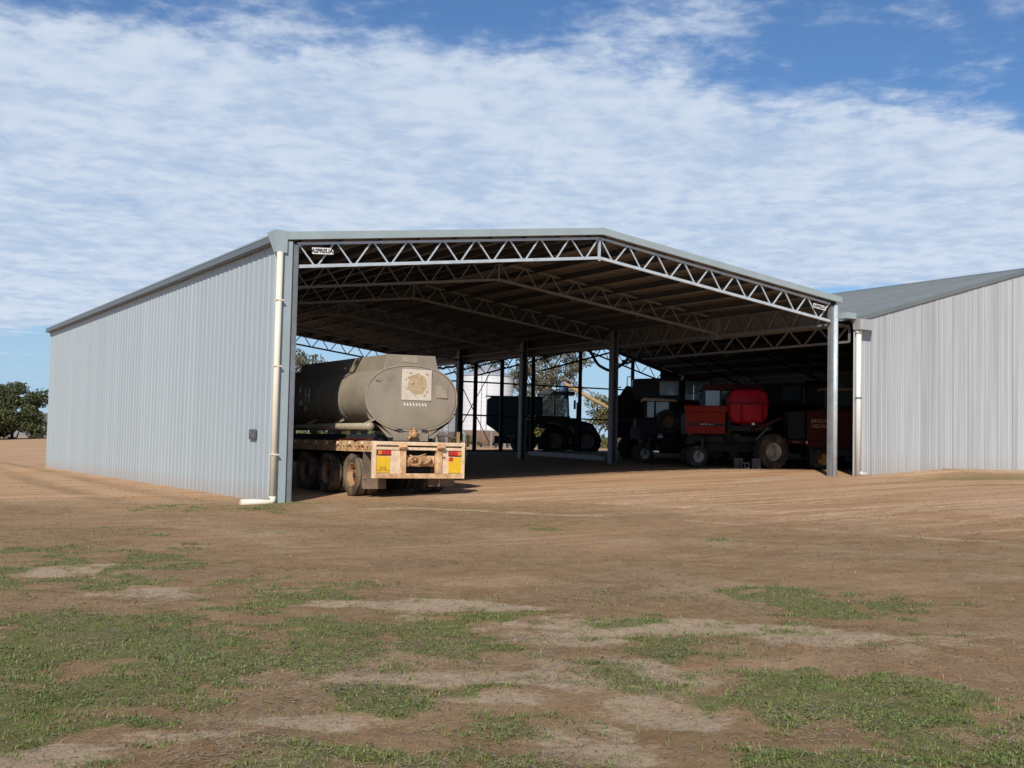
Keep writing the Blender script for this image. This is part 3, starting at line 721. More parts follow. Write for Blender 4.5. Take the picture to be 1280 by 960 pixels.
# centre opening: cross member, black recess and tow coupling
T(MB().box(.873, 1.697, .30, .33, .60, 1.28), 'recess_plate', 'black')
T(MB().box(.873, 1.697, .10, .16, .86, 1.12), 'cross_member', 'rust')
cpl = MB().tube([(1.10+.16*math.cos(a), -.02+.10*math.sin(a*2)*.2, .99+.10*math.sin(a)) for a in np.linspace(0, 2*PI, 15)], .035, 8)
cpl.box(1.2, 1.42, -.04, .10, .98, 1.10).tube([(1.32, .05, .92), (1.46, -.06, .98), (1.5, -.06, 1.08)], .045, 8).box(1.42, 1.6, .0, .10, .93, 1.04)
T(cpl, 'tow_coupling', 'rustd')
T(MB().tube([(1.0, .05, 1.13), (1.12, -.03, 1.07), (1.25, -.02, 1.12), (1.42, .04, 1.16)], .02, 6), 'air_hose', 'rust')
T(MB().box(1.86, 1.93, -.02, .0, 1.08, 1.10), 'catch', 'dark')
# deck
TL = 12.6
T(MB().box(0, TW, .1, TL, 1.36, 1.40), 'deck', 'wood')
T(MB().box(-.02, .06, .083, TL, 1.325, 1.455), 'side_rail', 'rust'); T(MB().box(TW-.06, TW+.02, .083, TL, 1.325, 1.455), 'side_rail', 'rust')
T(MB().box(-.018, .03, .083, TL, 1.195, 1.245), 'lower_side_rail', 'rust')
for i in range(52): T(MB().box(-.022, .02, .12+i*.24, .24+i*.24, 1.247, 1.323), 'rail_spacer', 'rust')
for i in range(16): T(MB().tube([(-.07, .55+i*.75, 1.39), (-.02, .55+i*.75, 1.39)], .045, 8), 'rope_ring', 'cream')
for x in (.75, 1.6): T(MB().box(x, x+.12, .33, TL, .82, 1.19), 'chassis_beam', 'dark')
for i in range(14): T(MB().box(.03, TW-.06, .6+i*.85, .68+i*.85, 1.24, 1.36), 'cross_bearer', 'dark')
# wheels: three axles, duals
for k, y in enumerate((1.32, 2.98, 4.55)):
    for s in (0, 1):
        for d in (0, 1):
            x = (.15+d*.34) if s == 0 else (TW-.15-d*.34)
            zb = float(gbase(2.35+x, y))+.02
            wheel(tr, (x, y, .505+zb), (-1 if s == 0 else 1, 0, 0), .51, .28, M['tyre'], M['rim'], .55, dish=.75 if d == 0 else .2)
    T(MB().tube([(.1, y, .6), (TW-.1, y, .62)], .07, 10), 'axle', 'dark')
    T(MB().box(.5, .62, y-.6, y+.6, .78, .88).box(TW-.62, TW-.5, y-.6, y+.6, .78, .88), 'leaf_spring', 'dark')
T(MB().box(-.02, .60, .50, .52, .30, 1.2), 'mud_flap', 'flap'); T(MB().box(TW-.74, TW+.0, .50, .52, .36, 1.2), 'mud_flap', 'flap')
T(MB().tube([(.04, .49, .52), (.04, .53, .52)], .02, 8), 'flap_hole', 'black')
T(MB().box(2.30, 2.36, .05, .11, 1.455, 1.72), 'yellow_stake', 'augy')
T(MB().tube([(.1, .3, 1.47), (.02, .5, 1.50), (-.03, 1.0, 1.47), (.1, 1.6, 1.49), (.0, 2.0, 1.47), (-.03, 2.3, 1.40)], .03, 6), 'ratchet_strap', 'redd')

# ================================================================ TANK
tk = thing('fuel_tank', 'dusty grey oval steel tank strapped on the flatbed trailer deck', 'tank', (2.35, .5, 0))
CTX, CTZ, RA, RB = 1.245, 2.53, 1.235, .80
def ell(k, n, a=RA, bb=RB):
    t = 2*PI*k/n; e = .88                                     # slightly squared oval
    c, s = math.cos(t), math.sin(t)
    return (CTX+a*math.copysign(abs(c)**e, c), CTZ+bb*math.copysign(abs(s)**e, s))
def oval(y0, y1, a=RA, bb=RB, n=72, cap0=False, cap1=False, bulge=0):
    b = MB(); vs = []; fs = []
    for y in (y0, y1):
        for k in range(n): x, z = ell(k, n, a, bb); vs.append((x, y, z))
    for k in range(n): fs.append((k, (k+1) % n, n+(k+1) % n, n+k))
    b.add(vs, fs, True)
    for flag, y, sg in ((cap0, y0, -1), (cap1, y1, 1)):
        if flag:
            vs = []; fs = []; rings = 8
            for r in range(rings+1):
                q = 1-r/rings; 
                for k in range(n):
                    x, z = ell(k, n, a*q, bb*q) if q > 0 else (CTX, CTZ)
                    vs.append((x, y+sg*bulge*(1-q*q), z))
            for r in range(rings):
                for k in range(n): fs.append((r*n+k, r*n+(k+1) % n, (r+1)*n+(k+1) % n, (r+1)*n+k))
            b.add(vs, fs, True)
    return b
TKL = 8.4
shell = oval(.03, TKL, n=72, cap1=True, bulge=.1).build('shell', M['tank'], tk)
oval(.0, .03, RA-.02, RB-.02, cap0=True, bulge=.05).build('end_plate', M['tank'], tk)
def ring(y0, y1, o):
    b = MB(); n = 72; vs = []; fs = []
    prof = [(y0, -.012), (y0, o), (y1, o), (y1, -.012)]
    for y, e in prof:
        for k in range(n): x, z = ell(k, n, RA+e, RB+e); vs.append((x, y, z))
    for i in range(3):
        for k in range(n): fs.append((i*n+k, i*n+(k+1) % n, (i+1)*n+(k+1) % n, (i+1)*n+k))
    return b.add(vs, fs)
ring(-.015, .05, .022).build('rim_band', M['tankrim'], tk)
for y in (1.62, 1.70, 3.1, 4.6, 6.2): ring(y, y+.04, .008).build('weld_band', M['tank'], tk)
# coaming hood along the top
hood = [(.46, 3.16), (.53, 3.58), (1.86, 3.60), (1.98, 3.16)]
b = MB(); b.prism(hood, .0, 5.7); b.build('hood', M['tank'], tk, bevel=.015)
b = MB(); b.prism([(.60, 3.16), (.72, 3.40), (1.7, 3.42), (1.9, 3.16)], 5.71, TKL-.1); b.build('hood_extension', M['tank'], tk)
MB().box(.96, 1.36, -.012, .0, 3.40, 3.585).build('patch_panel', M['tankrim'], tk)
MB().box(.45, .48, 2.4, 2.5, 3.30, 3.36).build('latch', M['cream'], tk)
# end stickers
MB().box(.93, 1.74, -.062, -.04, 2.48, 3.24).build('hazard_sticker', M['stick'], tk)
ws = MB(); rr_ = random.Random(5)
pts = []
for k in range(18):
    a = 2*PI*k/18; pts.append((1.335+.26*math.cos(a)*rr_.uniform(.9, 1.1), 2.88+.26*math.sin(a)*rr_.uniform(.9, 1.15)))
ws.prism(pts, -.066, -.062); ws.build('worn_patch', M['stickb'], tk)
for k in range(16):
    x = 1.335+rr_.uniform(-.3, .3); z = 2.88+rr_.uniform(-.3, .3); w = rr_.uniform(.01, .03)
    MB().box(x-w, x+w, -.069, -.066, z-w*.8, z+w*.8).build('scuff', M['rustd'], tk)
MB().box(1.89, 2.20, -.052, -.03, 2.56, 2.87).build('faded_label', M['tankrim'], tk)
b = MB()
for k in range(8):
    x = .98+k*.083; b.prism([(x, 2.405), (x+.03, 2.405), (x+.066, 2.335), (x+.036, 2.335)], -.056, -.046)
b.build('zigzag_tape', M['printw'], tk)
for x, z, r in ((.33, 2.98, .09), (.62, 3.03, .10), (.50, 2.72, .10)):
    MB().lathe((x, -.030, z), (0, -1, 0), [(0, r), (.002, r*.8), (.003, 0)], 20).build('dent_ring', M['tank'], tk)
MB().box(.24, .32, -.05, -.03, 2.93, 2.99).build('tab', M['tankrim'], tk)
# saddles
for sx in (0, 1):
    def X(v): return v if sx == 0 else 2*CTX-v
    poly = [(.13, 1.98), (.05, 2.15), (.62, 1.55), (.80, 1.55), (.80, 1.80), (.45, 1.86)]
    MB().prism([(X(a), c) for a, c in poly], .02, .09).build('saddle', M['tank'], tk)
MB().box(.45, 2.05, .4, 7.6, 1.46, 1.62).build('subframe', M['dark'], tk)
MB().box(.78, 1.70, -.03, .35, 1.47, 1.69).build('valve_box', M['tank'], tk, bevel=.01)
b = MB().lathe((1.27, -.03, 1.63), (0, -1, 0), [(0, .11), (.05, .11), (.06, .08), (.13, .08), (.13, 0)], 16)
b.tube([(1.27, -.1, 1.63), (1.27, -.1, 1.80)], .025, 8).tube([(1.18, -.12, 1.72), (1.36, -.12, 1.72)], .02, 8).tube([(1.2, -.1, 1.6), (1.1, -.12, 1.52)], .03, 8)
b.build('outlet_valve', M['rustd'], tk)
MB().box(.84, .98, -.06, .0, 1.70, 1.76).box(1.52, 1.66, -.06, .0, 1.70, 1.76).build('hinge', M['dark'], tk)
for k, y in enumerate((1.5, 3.2, 4.9, 6.6)):
    for sx in (-1, 1):
        MB().prism([(CTX+sx*1.1, 2.15), (CTX+sx*.6, 1.55), (CTX+sx*.5, 1.55), (CTX+sx*.5, 1.9)], y, y+.06).build('saddle', M['tank'], tk)
# hose carrier tube on the near side
hc = MB().tube([(-.02, -.35, 1.80), (-.02, 5.6, 1.80)], .082, 16).build('hose_carrier', M['tankrim'], tk)
MB().lathe((-.02, -.35, 1.80), (0, -1, 0), [(-.05, .095), (.02, .095), (.02, 0)], 18).build('end_cap', M['tankrim'], hc)
for y in (.0, 1.9, 3.8): MB().bar((-.02, y, 1.86), (.28, y, 2.0), .05).build('bracket', M['tank'], hc)
# stencilled letters on the flank
def flank(s, y, z, size, name='flank_lettering'):
    mw = face_minus_x(-.002, y, z); return text(name, s, size, M['printw'], tk, mw, .004)
flank('H', 3.85, 2.62, .55); flank('4', 4.40, 2.78, .3); flank('OL', 4.3, 2.45, .22); flank('D', 3.95, 2.28, .2)
MB().box(-.006, .05, 4.7, 5.6, 2.15, 2.85).build('flank_placard', M['grey'], tk)
# flexible delivery hose draped over the right corner
MB().tube([(1.95, .02, 1.62), (2.15, -.15, 1.63), (2.40, -.30, 1.55), (2.56, -.36, 1.38), (2.60, -.36, 1.15), (2.58, -.30, .95)], .028, 8).build('delivery_hose', M['hoseb'], tk)

# ================================================================ MACHINES in the old shed
# windrower with the red tank (side panels face the yard)
def windrower(name, label, loc, full=True):
    w = thing(name, label, 'windrower', loc, None)
    z0 = .77
    kx = .73 if full else .78
    def P(b, n, mt, par=None, **k):
        b.v = [(x*kx, y, z) for x, y, z in b.v]; return b.build(n, M[mt], par or w, **k)
    w.rotation_euler.z = math.radians(-34)
    P(MB().box(.2, 4.9, .45, .65, 1.70, 1.92).box(.2, 4.9, 2.3, 2.5, 1.70, 1.92).box(.3, .5, .4, 2.6, 1.6, 1.85).box(3.9, 4.3, .4, 2.6, 1.5, 1.9).box(1.2, 3.9, .7, 2.2, 1.35, 1.75), 'chassis', 'black')
    if full:
        hp = P(MB().prism([(.0, 1.98), (1.93, 1.98), (1.93, 2.78), (.0, 2.78)], 0, .25), 'engine_hood', 'red', bevel=.03)
        P(MB().box(.05, 1.9, .26, 2.3, 1.95, 2.74), 'engine_bay', 'black')
        P(MB().prism([(-.06, 2.76), (2.0, 2.76), (2.0, 2.98), (-.06, 2.98)], -.09, .3), 'hood_lip', 'red', bevel=.03)
        P(MB().box(.2, 1.88, -.006, .0, 2.26, 2.36), 'name_strip', 'black', hp)
        text('lettering', 'IIASTER  206  5', .075, M['printw'], hp, face_minus_y(1.02*kx, -.008, 2.31), .001)
        P(MB().lathe((2.15, .5, 1.75), (0,0,1), [(0, 0), (0, .25), (1.0, .25), (1.0, 0)], 16), 'air_cleaner', 'black')
        # rounded red tank
        b = MB(); n = 20; vs = []; fs = []; ys = [(0, .86), (.06, .96), (.16, 1), (.84, 1), (.94, .96), (1.0, .86)]
        for (yy, q) in ys:
            for k in range(n*2):
                t = 2*PI*k/(n*2); c, s = math.cos(t), math.sin(t)
                x = 3.05+.98*q*math.copysign(abs(c)**.45, c)*(1-.06*max(0, -s)); z = 2.99+.63*q*math.copysign(abs(s)**.5, s)
                vs.append((x, .02+yy*.95, z))
        n2 = n*2
        for i in range(len(ys)-1):
            for k in range(n2): fs.append((i*n2+k, i*n2+(k+1) % n2, (i+1)*n2+(k+1) % n2, (i+1)*n2+k))
        fs.append(tuple(range(n2))); fs.append(tuple(range((len(ys)-1)*n2, len(ys)*n2))); b.add(vs, fs, True)
        P(b, 'spray_tank', 'redt')
        fr = MB()
        fr.bar((2.05, -.08, 3.09), (4.1, -.08, 3.09), .04)
        for x in (2.68, 3.72): fr.bar((x, -.08, 3.09), (x, -.08, 2.3), .045).bar((x, -.08, 2.3), (x, 1.1, 2.3), .04)
        fr.bar((2.68, -.08, 2.31), (3.75, -.08, 2.31), .05).bar((2.05, -.08, 3.09), (2.05, 1.0, 3.09), .04).bar((4.1, -.08, 3.09), (4.1, 1.0, 3.09), .04)
        P(fr, 'tank_frame', 'redd')
        P(MB().box(2.1, 4.2, .1, 1.1, 2.1, 2.28), 'tank_platform', 'black')
        P(MB().box(3.18, 3.32, -.12, -.08, 2.32, 2.40), 'reflector', 'white')
        # cab
        cb = P(MB().box(1.0, 3.9, 1.2, 2.6, 2.0, 2.5), 'cab_body', 'redd')
        P(MB().prism([(.92, 3.66), (1.0, 3.80), (3.9, 3.84), (4.05, 3.70), (4.05, 3.62), (.92, 3.60)], 1.1, 2.7), 'cab_roof', 'redd', bevel=.02)
        for x, y in ((1.05, 1.22), (1.9, 1.22), (3.8, 1.22), (1.05, 2.55), (3.8, 2.55)): P(MB().box(x-.04, x+.04, y-.04, y+.04, 2.5, 3.62), 'cab_pillar', 'dark')
        P(MB().box(1.12, 1.83, 1.2, 1.21, 2.52, 3.58), 'cab_window', 'glassp'); P(MB().box(1.97, 3.74, 1.2, 1.21, 2.52, 3.58), 'cab_window', 'glass')
        P(MB().box(1.0, 1.01, 1.3, 2.5, 2.52, 3.58), 'cab_window', 'glass')
        P(MB().box(.86, .96, 1.1, 1.16, 2.95, 3.3).tube([(.92, 1.13, 2.6), (.92, 1.13, 3.4)], .025, 6), 'mirror', 'grey')
        P(MB().box(1.6, 2.2, 1.6, 2.2, 2.5, 3.1), 'driver_seat', 'green')
        P(MB().prism([(3.15, 2.12), (3.5, 2.26), (4.6, 2.62), (4.6, 2.56), (3.6, 2.16)], -.1, .55), 'fender', 'redd')
        P(MB().bar((3.4, 0, 1.8), (4.0, 0, 2.25), .06), 'ladder_rail', 'grey')
        dwx = 4.15*kx; wz = z0+.62
        wheel(w, (dwx, .0, wz), (.42, -1, 0), .60, .46, M['tyred'], M['rimg'], .50, lugs=16, dish=.75)
        wheel(w, (dwx, 2.6, wz), (-.2, 1, 0), .60, .52, M['tyred'], M['rimg'], .56, lugs=16, dish=.1)
        P(MB().box(4.0, 4.3, .5, 2.3, z0+.5, z0+.95), 'drive_case', 'black')
    else:
        hp = P(MB().prism([(.0, 1.9), (1.7, 1.9), (1.7, 2.5), (.0, 2.6)], .3, 2.4), 'engine_hood', 'black', bevel=.03)
        cb = P(MB().box(.5, 2.1, .9, 2.4, 1.95, 2.62), 'cab_body', 'redd')
        P(MB().prism([(.35, 3.30), (.42, 3.42), (2.05, 3.38), (2.15, 3.28)], .6, 2.5), 'cab_roof', 'cream', bevel=.02)
        P(MB().box(2.2, 3.6, .8, 2.4, 3.28, 3.36), 'rear_canopy', 'redd')
        for x, y in ((.57, .92), (1.02, .92), (1.78, .92), (.57, 2.3), (2.0, 2.3)): P(MB().box(x-.05, x+.05, y-.04, y+.04, 2.62, 3.3), 'cab_pillar', 'dark')
        P(MB().box(.62, .97, .9, .91, 2.64, 3.28), 'cab_window', 'glassp'); P(MB().box(1.07, 1.73, .9, .91, 2.64, 3.28), 'cab_window', 'glassp')
        wheel(w, (1.63*kx, .25, 2.45), (.2, -1, 0), .50, .30, M['tyred'], M['wood'], .45, dish=.1, name='spare_wheel')
        P(MB().lathe((2.3, .5, 1.85), (0,0,1), [(0, 0), (0, .28), (1.15, .28), (1.15, 0)], 18), 'air_cleaner', 'dark')
        P(MB().prism([(-.3, 1.75), (.25, 1.72), (.2, 2.2), (-.25, 2.3)], .2, .3), 'side_guard', 'dark')
        P(MB().box(1.1, 1.35, -.01, .02, 1.80, 1.90).box(1.15, 1.3, -.01, .02, 1.93, 1.96), 'label_plate', 'white')
        P(MB().box(2.55, 2.75, -.01, .02, 1.80, 1.90), 'label_plate', 'white')
        wheel(w, (4.0*kx, .3, z0+.62), (.2, -1, 0), .62, .5, M['tyred'], M['rimg'], .56, lugs=16, dish=.1)
        wheel(w, (4.0*kx, 2.9, z0+.62), (0, 1, 0), .62, .5, M['tyred'], M['rimg'], .56, lugs=16, dish=.1)
        P(MB().box(3.8, 4.2, .5, 2.7, z0+.4, z0+.95), 'drive_case', 'dark')
    lad = MB()
    lx = 2.5 if full else 2.9
    for dxx in (-.18, .18): lad.bar((lx+dxx, -.12, 1.0), (lx+dxx, -.02, 2.1), .035)
    for q in range(4): lad.bar((lx-.18, -.11+.02*q, 1.08+q*.27), (lx+.18, -.11+.02*q, 1.08+q*.27), .03, .06)
    if not full: P(lad, 'ladder', 'dark')
    P(MB().tube([(.9, .3, 1.9), (1.3, .1, 1.6), (2.0, .15, 1.5), (2.6, .3, 1.7)], .03, 6).tube([(.8, .3, 1.8), (1.2, .2, 1.45), (2.2, .2, 1.42), (3.3, .3, 1.6)], .025, 6), 'hydraulic_hose', 'hose')
    P(MB().box(.15, .4, .38, .42, 1.94, 2.02).box(4.4, 4.6, .38, .42, 1.75, 1.85), 'rear_lamp', 'amb')
    cxw = .60 if full else .42
    for y, sg in ((.25, -1), (2.4, 1)):
        ca_ = P(MB().bar((cxw+.25, y+.0, 1.8), (cxw+.25, y, 1.52), .09).bar((cxw+.25, y-.22, 1.55), (cxw+.25, y+.22, 1.55), .07).bar((cxw+.25, y-.22, 1.58), (cxw, y-.22, 1.14), .06).bar((cxw+.25, y+.22, 1.58), (cxw, y+.22, 1.14), .06), 'caster_fork', 'dark')
        wheel(w, (cxw*kx, y, z0+.39), (-.45*sg, sg, 0), .39, .28, M['tyred'], M['rimg'], .52, dish=.0, name='caster_wheel')
    return w
windrower('windrower', 'red windrower with a bright red plastic tank beside its cab', (17.78, 7.23, 0))
windrower('windrower', 'dark windrower with cream cab roof and spare wheel on its side', (19.25, 12.1, .03), False)

# third self propelled machine by the corner post
w3 = thing('windrower', 'dark red machine half hidden behind the front right steel column', 'windrower', (21.6, 5.1, 0), rz=math.radians(-38))
def P3_(b, n, mt, par=None, **k):
    b.v = [(x*.70, y, 1.43+(z-1.43)*1.09) for x, y, z in b.v]; return b.build(n, M[mt], par or w3, **k)
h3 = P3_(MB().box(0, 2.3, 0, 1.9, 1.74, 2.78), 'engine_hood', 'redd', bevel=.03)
text('lettering', 'BRIGLN\nHEDAL', .18, M['stickb'], h3, face_minus_y(.44, -.004, 2.42), .002)
P3_(MB().box(-.05, 2.5, -.06, 2.0, 1.60, 1.74), 'side_sill', 'redd')
P3_(MB().box(-.9, -.0, .5, 1.9, 1.82, 2.76), 'radiator_box', 'black', bevel=.03)
P3_(MB().box(-.95, 0, .45, .5, 1.66, 1.80), 'rear_sill', 'redd')
text('lettering', 'HEDAL', .09, M['stickb'], w3, face_minus_y(-.34, .44, 1.76), .001)
P3_(MB().lathe((-.02, -.07, 1.72), (0,-1,0), [(0,.05),(.02,.05),(.02,0)], 12), 'marker_lamp', 'white')
P3_(MB().box(.95, 3.2, 1.0, 2.6, 3.48, 3.58), 'cab_roof', 'wood'); P3_(MB().box(1.0, 3.1, 1.0, 2.4, 2.78, 2.9), 'cab_body', 'redd')
for x in (1.1, 3.0): P3_(MB().box(x-.04, x+.04, 1.0, 1.08, 2.9, 3.48), 'cab_pillar', 'dark')
P3_(MB().box(1.15, 2.95, 1.02, 1.03, 2.9, 3.46), 'cab_window', 'glass')
P3_(MB().box(.2, 3.4, .5, 1.6, 1.3, 1.6), 'chassis', 'dark')
wheel(w3, (.55, .30, .74+.40), (.45, -1, 0), .40, .28, M['tyred'], M['rimy'], .52, dish=.2, name='caster_wheel')
wheel(w3, (.55, 1.7, .74+.40), (-.45, 1, 0), .40, .28, M['tyred'], M['rimy'], .52, dish=.2, name='caster_wheel')
P3_(MB().bar((.62, .12, 1.16), (.9, .12, 1.6), .06), 'caster_fork', 'redd')
wheel(w3, (2.2, .35, .76+.62), (0, -1, 0), .62, .45, M['tyred'], M['rimy'], .52, lugs=16)

# combine harvesters
def combine(loc, label):
    c = thing('combine_harvester', label, 'harvester', loc, 'combine harvesters')
    c.rotation_euler.z = math.radians(-34)
    def P(b, n, mt, par=None, **k):
        b.v = [(x*.75, y, 1.43+(z-1.43)*1.03) for x, y, z in b.v]; return b.build(n, M[mt], par or c, **k)
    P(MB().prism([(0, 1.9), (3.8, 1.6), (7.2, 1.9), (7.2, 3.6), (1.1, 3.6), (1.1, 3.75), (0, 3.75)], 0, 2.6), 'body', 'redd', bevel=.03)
    P(MB().prism([(1.0, 3.4), (4.0, 3.6), (4.0, 4.6), (1.1, 4.5)], .1, 2.5), 'grain_tank', 'grey')
    P(MB().box(2.7, 3.85, .08, .1, 3.80, 4.42), 'tank_window', 'glassp')
    P(MB().prism([(.3, 3.75), (1.0, 3.75), (1.0, 4.15), (.7, 4.2)], .2, 2.2), 'engine_deck', 'dark')
    P(MB().tube([(.15, .6, 3.7), (.15, .6, 4.1), (.4, .6, 4.15)], .03, 6).tube([(.75, .5, 4.1), (.75, .5, 4.6), (.95, .5, 4.62)], .03, 6), 'exhaust_stack', 'dark')
    P(MB().box(4.2, 5.8, .3, 2.3, 2.9, 3.0), 'cab_floor', 'dark')
    cb = P(MB().box(4.2, 5.9, .3, 2.3, 4.5, 4.7), 'cab_roof', 'redd')
    for x in (4.25, 5.85): P(MB().box(x-.05, x+.05, .3, .4, 3.0, 4.5), 'cab_pillar', 'dark')
    P(MB().box(4.32, 5.78, .33, .34, 3.05, 4.48), 'cab_window', 'glass')
    P(MB().box(.1, 1.5, -.02, 0, 3.12, 3.42), 'name_strip', 'black')
    text('lettering', '|||| CASE IH', .13, M['grey'], c, face_minus_y(.6, -.024, 3.32), .001)
    P(MB().box(0.0, 2.2, -.03, 0, 2.62, 2.68), 'trim_strip', 'grey'); P(MB().box(1.3, 1.7, -.04, 0, 1.95, 2.6), 'side_guard', 'grey')
    for y, s in ((-.05, -1), (2.6, 1)):
        wheel(c, (.9, y, .82+.6), (0, s, 0), .6, .4, M['tyred'], M['redd'], .5, lugs=16); wheel(c, (4.2, y, .82+.9), (0, s, 0), .9, .6, M['tyred'], M['redd'], .5, lugs=18)
    P(MB().box(1.0, 5.4, .3, 2.3, 1.3, 1.9), 'chassis', 'dark')
combine((22.69, 18.29, 0), 'tall combine harvester with pale tank window behind the two windrowers')
combine((29.0, 16.9, 0), 'shadowed combine harvester deepest on the right of the old shed')

# hollow concrete blocks
bb_ = MB(); 
for k in range(3):
    x = k*.33; bb_ = MB(); h = .38
    bb_.box(0, .3, 0, .05, 0, h).box(0, .3, .19, .24, 0, h).box(0, .04, .05, .19, 0, h).box(.26, .3, .05, .19, 0, h).box(.13, .17, .05, .19, 0, h)
    o = bb_.build('concrete_block', M['conc'], None, (18.9+x*.8, 5.9-x*.5, .82), bevel=.006)
    o.rotation_euler = (PI/2, 0, 0) if k == 1 else (0, 0, random.uniform(-.1, .1))
    if k == 1: o.location.z += .0; o.location.y += .2
    tag(o, ['leftmost hollow concrete block under the red windrower', 'middle concrete block lying open side out under the red windrower', 'concrete block nearest the big drive wheel of the red windrower'][k], 'block', 'concrete blocks under the windrower')
    o.location.z = float(gz(19, 5.8))-.01; o.rotation_euler.z = -.6

# beam lying between the columns
o = MB().box(-.09, .09, 0, 5.6, 0, .16).build('steel_beam', M['galvd'], None, (17.55, 11.75, float(gbase(17.5, 12))+.10)); tag(o, 'galvanised beam lying along the ground between two shed columns', 'beam')
o.rotation_euler = (math.radians(1.2), 0, 0)
# swagged hoses hung from the valley
def swag(y0, y1, z0, z1, sag, lab, r=.06):
    pts = []
    for i in range(15):
        t = i/14; pts.append((17.95+.05*math.sin(t*9), y0+(y1-y0)*t, z0+(z1-z0)*t-sag*4*t*(1-t)+.03*math.sin(t*17)))
    o = MB().tube(pts, r, 8).build('hanging_hose', M['hose']); tag(o, lab, 'hose', 'black hoses swagged along the shed valley')
swag(13.9, 11.0, 5.62, 4.9, .75, 'thick black hose sagging either side of the right interior column')
swag(11.0, 9.2, 4.9, 4.55, .0, 'short black hose end looping down right of the interior column')
swag(20.6, 24.6, 5.7, 5.35, .22, 'black hose sagging across the top of the large silver silo')
swag(24.6, 27.3, 5.35, 5.25, .12, 'black hose ending beside the top of the grey tank')

# ================================================================ outside, beyond the open end
# chaser bin
cb = thing('chaser_bin', 'dark green grain bin trailer with red and white striped marker behind the tractor', 'grain bin', (23.8, 32.1, 0), rz=math.radians(-31))
def P4(b, n, mt, par=None, **k):
    b.v = [(x*.88, y, 1.43+(z-1.43)*1.05) for x, y, z in b.v]; return b.build(n, M[mt], par or cb, **k)
P4(MB().prism([(.0, 2.5), (.0, 3.85), (.35, 4.02), (3.6, 4.02), (3.6, 2.9), (2.9, 2.0), (1.0, 1.9), (.45, 2.25)], 0, 2.5), 'bin', 'green', bevel=.02)
P4(MB().box(-.1, 3.7, -.05, .06, 3.98, 4.06), 'rim_rail', 'dark')
P4(MB().box(.25, .75, -.03, -.0, 2.4, 3.9), 'ladder_panel', 'dark')
sp = P4(MB().box(2.35, 3.15, -.04, 0, 2.80, 3.03), 'striped_marker', 'redl')
for k in range(4): P4(MB().prism([(2.38+k*.2, 2.80), (2.47+k*.2, 2.80), (2.57+k*.2, 3.03), (2.48+k*.2, 3.03)], -.05, -.041), 'stripe', 'white', sp)
P4(MB().box(.5, 4.2, .6, 1.9, 1.5, 1.9), 'chassis', 'dark')
for y, s in ((-.02, -1), (2.5, 1)): wheel(cb, (2.1, y, .93+.72), (0, s, 0), .72, .55, M['tyred'], M['green'], .5, lugs=16)
# tractor
tc_ = thing('tractor', 'dark articulated tractor with yellow stripes standing before the gum trees', 'tractor', (27.6, 32.9, 0), rz=math.radians(-31))
def P5(b, n, mt, par=None, **k):
    b.v = [(x*.845, y, 1.43+(z-1.43)*1.05) for x, y, z in b.v]; return b.build(n, M[mt], par or tc_, **k)
P5(MB().prism([(2.3, 1.9), (4.25, 1.8), (4.3, 2.35), (4.0, 2.72), (2.7, 2.98), (2.3, 3.0)], .55, 1.85), 'hood', 'green', bevel=.05)
P5(MB().box(3.0, 4.1, .53, .55, 2.05, 2.45), 'side_grille', 'dark')
P5(MB().box(4.25, 4.45, .5, 1.9, 1.35, 1.75), 'front_weight', 'dark')
P5(MB().prism([(.1, 4.36), (.2, 4.5), (2.6, 4.5), (2.75, 4.38), (2.7, 4.32), (.1, 4.3)], .3, 2.2), 'cab_roof', 'dark', bevel=.02)
P5(MB().box(.2, 2.4, .35, 2.15, 2.4, 3.1), 'cab_body', 'green')
for x, y in ((.25, .4), (1.3, .4), (2.3, .4), (.25, 2.1), (2.3, 2.1)): P5(MB().bar((x, y, 3.1), (x-.08*(x > 2), y, 4.3), .09), 'cab_pillar', 'dark')
for x0, x1 in ((.32, 1.24), (1.37, 2.2)):
    P5(MB().box(x0, x1, .4, .41, 3.12, 4.28), 'cab_window', 'glass'); P5(MB().box(x0, x1, 2.1, 2.11, 3.12, 4.28), 'cab_window', 'glass')
P5(MB().prism([(.6, 2.9), (1.9, 2.75), (2.4, 2.2), (2.5, 1.9), (2.25, 1.95), (1.85, 2.5), (.6, 2.6)], -.3, .3), 'fender', 'dark')
P5(MB().prism([(1.9, 2.95), (2.2, 2.9), (2.9, 2.1), (3.9, 2.0), (3.9, 1.93), (2.75, 2.0)], .44, .49), 'yellow_stripe', 'yelm')
P5(MB().prism([(.8, 2.75), (1.5, 2.72), (1.9, 2.45), (1.8, 2.45), (1.4, 2.62), (.8, 2.65)], -.33, -.3), 'yellow_stripe', 'yelm')
P5(MB().lathe((2.1, .5, 4.1), (0,0,1), [(0,0),(0,.16),(.6,.16),(.7,.1),(.7,0)], 14), 'air_intake', 'blue')
P5(MB().tube([(2.9, .6, 2.9), (2.9, .6, 3.9)], .07, 8), 'exhaust', 'dark')
P5(MB().box(-.15, .12, -.2, .0, 2.55, 4.0), 'side_panel', 'blue'); P5(MB().box(-.15, .45, -.22, .0, 2.45, 2.54), 'step', 'grey')
P5(MB().tube([(1.15, .5, 4.5), (1.15, .5, 4.62)], .09, 10), 'beacon', 'dark')
P5(MB().box(3.95, 4.1, .42, .5, 1.8, 2.0), 'headlight', 'white')
P5(MB().box(2.6, 2.75, -.1, .0, 3.5, 4.0), 'mirror', 'dark')
P5(MB().box(.2, 4.2, .7, 1.7, 1.2, 1.6), 'chassis', 'dark')
for x in (1.15, 3.0):
    for y, s in ((.12, -1), (2.45, 1)): wheel(tc_, (x, y, .93+.80), (0, s, 0), .82, .45, M['tyred'], M['rimg'], .5, lugs=16)

